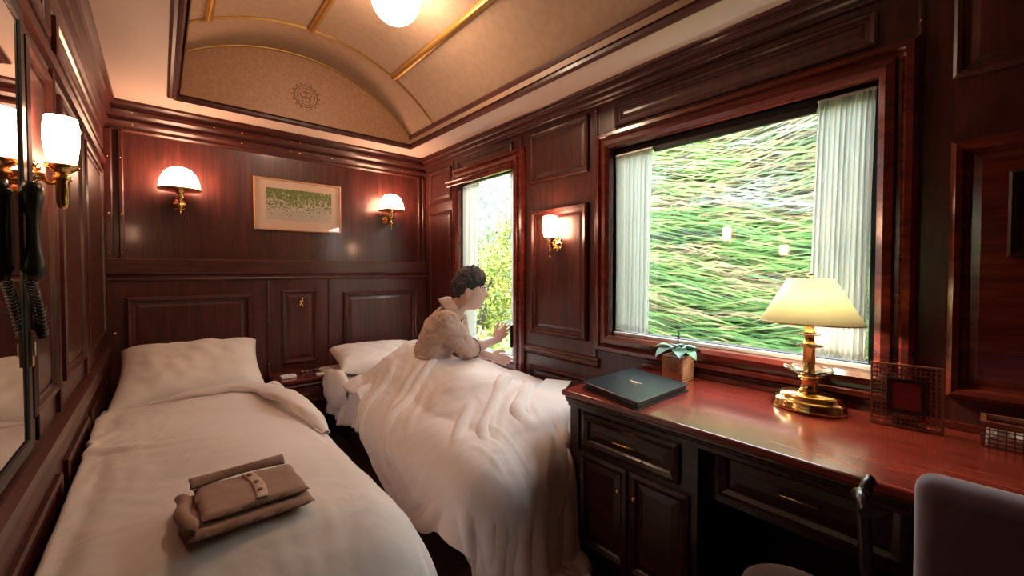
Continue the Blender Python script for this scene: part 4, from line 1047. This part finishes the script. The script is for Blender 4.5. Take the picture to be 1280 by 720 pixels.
# collar wings, front opening and piping
def W_(base, f, s, u): return base + FWD * f + SIDE * s + UPV * u
NB = NK + Vector((0, 0, .0))
NA = (HC + Vector((-.018, .014, -.06)) - NK).normalized(); NS = SIDE; NF = NS.cross(NA).normalized(); NF = NF if NF.dot(FWD) > 0 else -NF
def colpt(s, u, v):
    a = math.radians(30 + 150 * u); fr = max(0, math.cos(a))        # u: front opening -> nape
    r = .064 + .044 * v + .012 * fr; h = .040 - .062 * v - .050 * fr + .014 * math.sin(v * PI)
    return NK + NA * h + NF * (r * math.cos(a) * 1.05 - .008) + NS * (s * r * math.sin(a))
for s in (-1, 1):
    m = MB(); m.grid(26, 8, lambda u, v: colpt(s, u, v))
    c = m.build('collar_wing', 'pyjama_beige', shirt, smooth=True); md = c.modifiers.new('t', 'SOLIDIFY'); md.thickness = .005
    MB().tube([colpt(s, k / 20, 1.03) for k in range(20, -1, -1)] + [colpt(s, 0, .5), colpt(s, 0, 0) + FWD * .01], .0035, 6).build('piping', 'piping', shirt)
cuff = ER.lerp(WR, .27); ax = (WR - ER).normalized(); q1 = ax.cross(UPV).normalized(); q2 = ax.cross(q1)
MB().tube([cuff - ax * .02 + (q1 * math.cos(a) + q2 * math.sin(a)) * .060 for a in [2 * PI * k / 28 for k in range(29)]], .003, 6).build('piping', 'piping', shirt)

# ------------------------------------------------------------------ outside: leafy bank and trees
def bank_x(y, z): return 3.35 + .45 * max(0, z) + .15 * math.sin(y * 1.3) + .16 * noise.noise(Vector((y * .8, z * 1.2, 3))) + max(0, y - 3.3) * 2.4
gm = MB(); gm.box((XR + .6, -6, -1.3), (40, 34, -1.2)); ground = gm.build('ground', 'bank_soil'); struct(ground)
m = MB(); m.grid(90, 46, lambda u, v: Vector((bank_x(-6 + 12 * u, -1.25 + 4.3 * v), -6 + 12 * u, -1.25 + 4.3 * v)))
bank = m.build('bank', 'bank_streaks'); tag(bank, 'steep green bank close outside the big window', 'bank', kind='stuff')
def blades(name, N, posf, lenr, widr, mat, label, cat, axis_bias, drop=.25, seed=1):
    r = random.Random(seed); vs = []; fs = []
    for i in range(N):
        p = posf(r); L = r.uniform(*lenr); w = r.uniform(*widr)
        d = Vector((r.gauss(0, 1), r.gauss(0, 1), r.gauss(0, 1))).normalized()
        d = (d * (1 - axis_bias) + Vector((-.12, r.choice((-1, 1)), r.uniform(-.12, .06))) * axis_bias).normalized()
        n = Vector((-1, r.uniform(-.5, .5), r.uniform(-.1, .9))).normalized(); s = d.cross(n).normalized() * w
        k = len(vs); mid = p + d * L * .5 + n * L * .10
        vs += [p, mid - s, mid + s, p + d * L + Vector((0, 0, -drop * L * .3))]
        fs += [(k, k + 1, k + 3, k + 2)]
    me = bpy.data.meshes.new(name); me.from_pydata(vs, [], fs); me.materials.append(MATS[mat])
    o = bpy.data.objects.new(name, me); COL.objects.link(o)
    tag(o, label, cat, kind='stuff'); return o
def bp(r):
    y = r.uniform(-1.6, 3.9); z = r.uniform(-.4, 3.1); return Vector((bank_x(y, z) - r.uniform(0, .30), y, z))
blades('bank_foliage', 26000, bp, (.25, .9), (.003, .011), 'bank_streaks', 'dense wind-swept green and yellow foliage on the bank outside the big window', 'foliage', .965)
# trees seen through the narrow window, each with a trunk and a crown
def tree(x, y, h, r, mat, label, seed):
    t = thing('tree', (x, y, -1.2), label, 'tree', 'trees outside the narrow window')
    rr = random.Random(seed); O = Vector((x, y, -1.2))
    m = MB(O); m.tube([(x, y, -1.2), (x + .1, y, h * .3), (x - .05, y + .1, h * .8)], [.14, .10, .03], 10)
    for k in range(6):
        a = rr.uniform(0, 2 * PI); z = h * rr.uniform(.2, .6); m.tube([(x, y, z), (x + r * .4 * math.cos(a), y + r * .4 * math.sin(a), z + .5), (x + r * .7 * math.cos(a), y + r * .7 * math.sin(a), z + .8)], [.04, .025, .01], 6)
    m.build('trunk', 'soil', t)
    vs = []; fs = []; cl = [(Vector((x + rr.gauss(0, r * .45), y + rr.gauss(0, r * .45), rr.uniform(-.6, h))), rr.uniform(.3, .6) * r) for _ in range(26)]
    for i in range(9000):
        c, cr = cl[rr.randrange(26)]; d = Vector((rr.gauss(0, 1), rr.gauss(0, 1), rr.gauss(0, 1))).normalized()
        p = c + d * cr * rr.uniform(.6, 1); s = Vector((rr.gauss(0, 1), rr.gauss(0, 1), rr.gauss(0, 1))).normalized(); q = d.cross(s).normalized(); L = rr.uniform(.04, .09) * (r * .7)
        k = len(vs); vs += [p, p + s * L + q * L * .45, p + s * L * 2, p + s * L - q * L * .45]; fs.append((k, k + 1, k + 2, k + 3))
    me = bpy.data.meshes.new('crown'); me.from_pydata([v - O for v in vs], [], fs); me.materials.append(MATS[mat]); o = bpy.data.objects.new('crown', me); COL.objects.link(o); o.parent = t
tree(5.0, 6.9, 1.6, .9, 'tree_leaves', 'yellow-green bushy tree nearest outside the narrow window', 1)
tree(6.9, 8.6, 2.4, 1.3, 'tree_leaves', 'tall yellow-green tree in the middle distance outside the narrow window', 2)
tree(6.0, 9.6, 3.2, 1.5, 'pale_leaves', 'pale grey-green tree at left behind the curtain of the narrow window', 3)
tree(9.5, 12.5, 4.6, 2.4, 'pale_leaves', 'hazy pale tree farthest outside the narrow window', 4)
def gp(r):
    y = r.uniform(4.2, 13); x = y * r.uniform(.62, .86) + r.uniform(-.3, .3); return Vector((x, y, r.uniform(-1.2, -.2) + .1 * (y - 4)))
blades('meadow_grass', 9000, gp, (.15, .5), (.01, .03), 'tree_leaves', 'pale yellow-green grass beyond the narrow window', 'grass', .3, seed=3)

# ------------------------------------------------------------------ light
w = bpy.data.worlds.new('sky'); sc.world = w; w.use_nodes = True; nt = w.node_tree
bg = nt.nodes['Background']; bg.inputs[0].default_value = (.90, .95, 1.0, 1); bg.inputs[1].default_value = 5.4
sun = bpy.data.lights.new('sun', 'SUN'); sun.energy = 2.5; sun.angle = math.radians(50); sun.color = (1, .95, .82)
so_ = bpy.data.objects.new('sun', sun); COL.objects.link(so_)
so_.rotation_euler = Vector((.62, .25, -.74)).to_track_quat('-Z', 'Y').to_euler()

# ------------------------------------------------------------------ camera
cam = bpy.data.cameras.new('camera'); co_ = bpy.data.objects.new('camera', cam); COL.objects.link(co_)
cam.lens = 14.4; cam.sensor_width = 36; cam.clip_start = .02
co_.location = (0, 0, 1.25); co_.rotation_euler = (math.radians(90 - 1.25), 0, -math.atan(440 / 512)); cam.shift_y = -11 / 1280
sc.camera = co_
sc.view_settings.view_transform = 'Standard'; sc.view_settings.look = 'None'; sc.view_settings.gamma = 1
sc.view_settings.use_curve_mapping = False; sc.view_settings.exposure = 1.4
sc.cycles.use_denoising = True; sc.cycles.max_bounces = 8; sc.cycles.diffuse_bounces = 5; sc.cycles.transparent_max_bounces = 12
sc.cycles.sample_clamp_indirect = 6; sc.cycles.caustics_refractive = False; sc.cycles.caustics_reflective = False
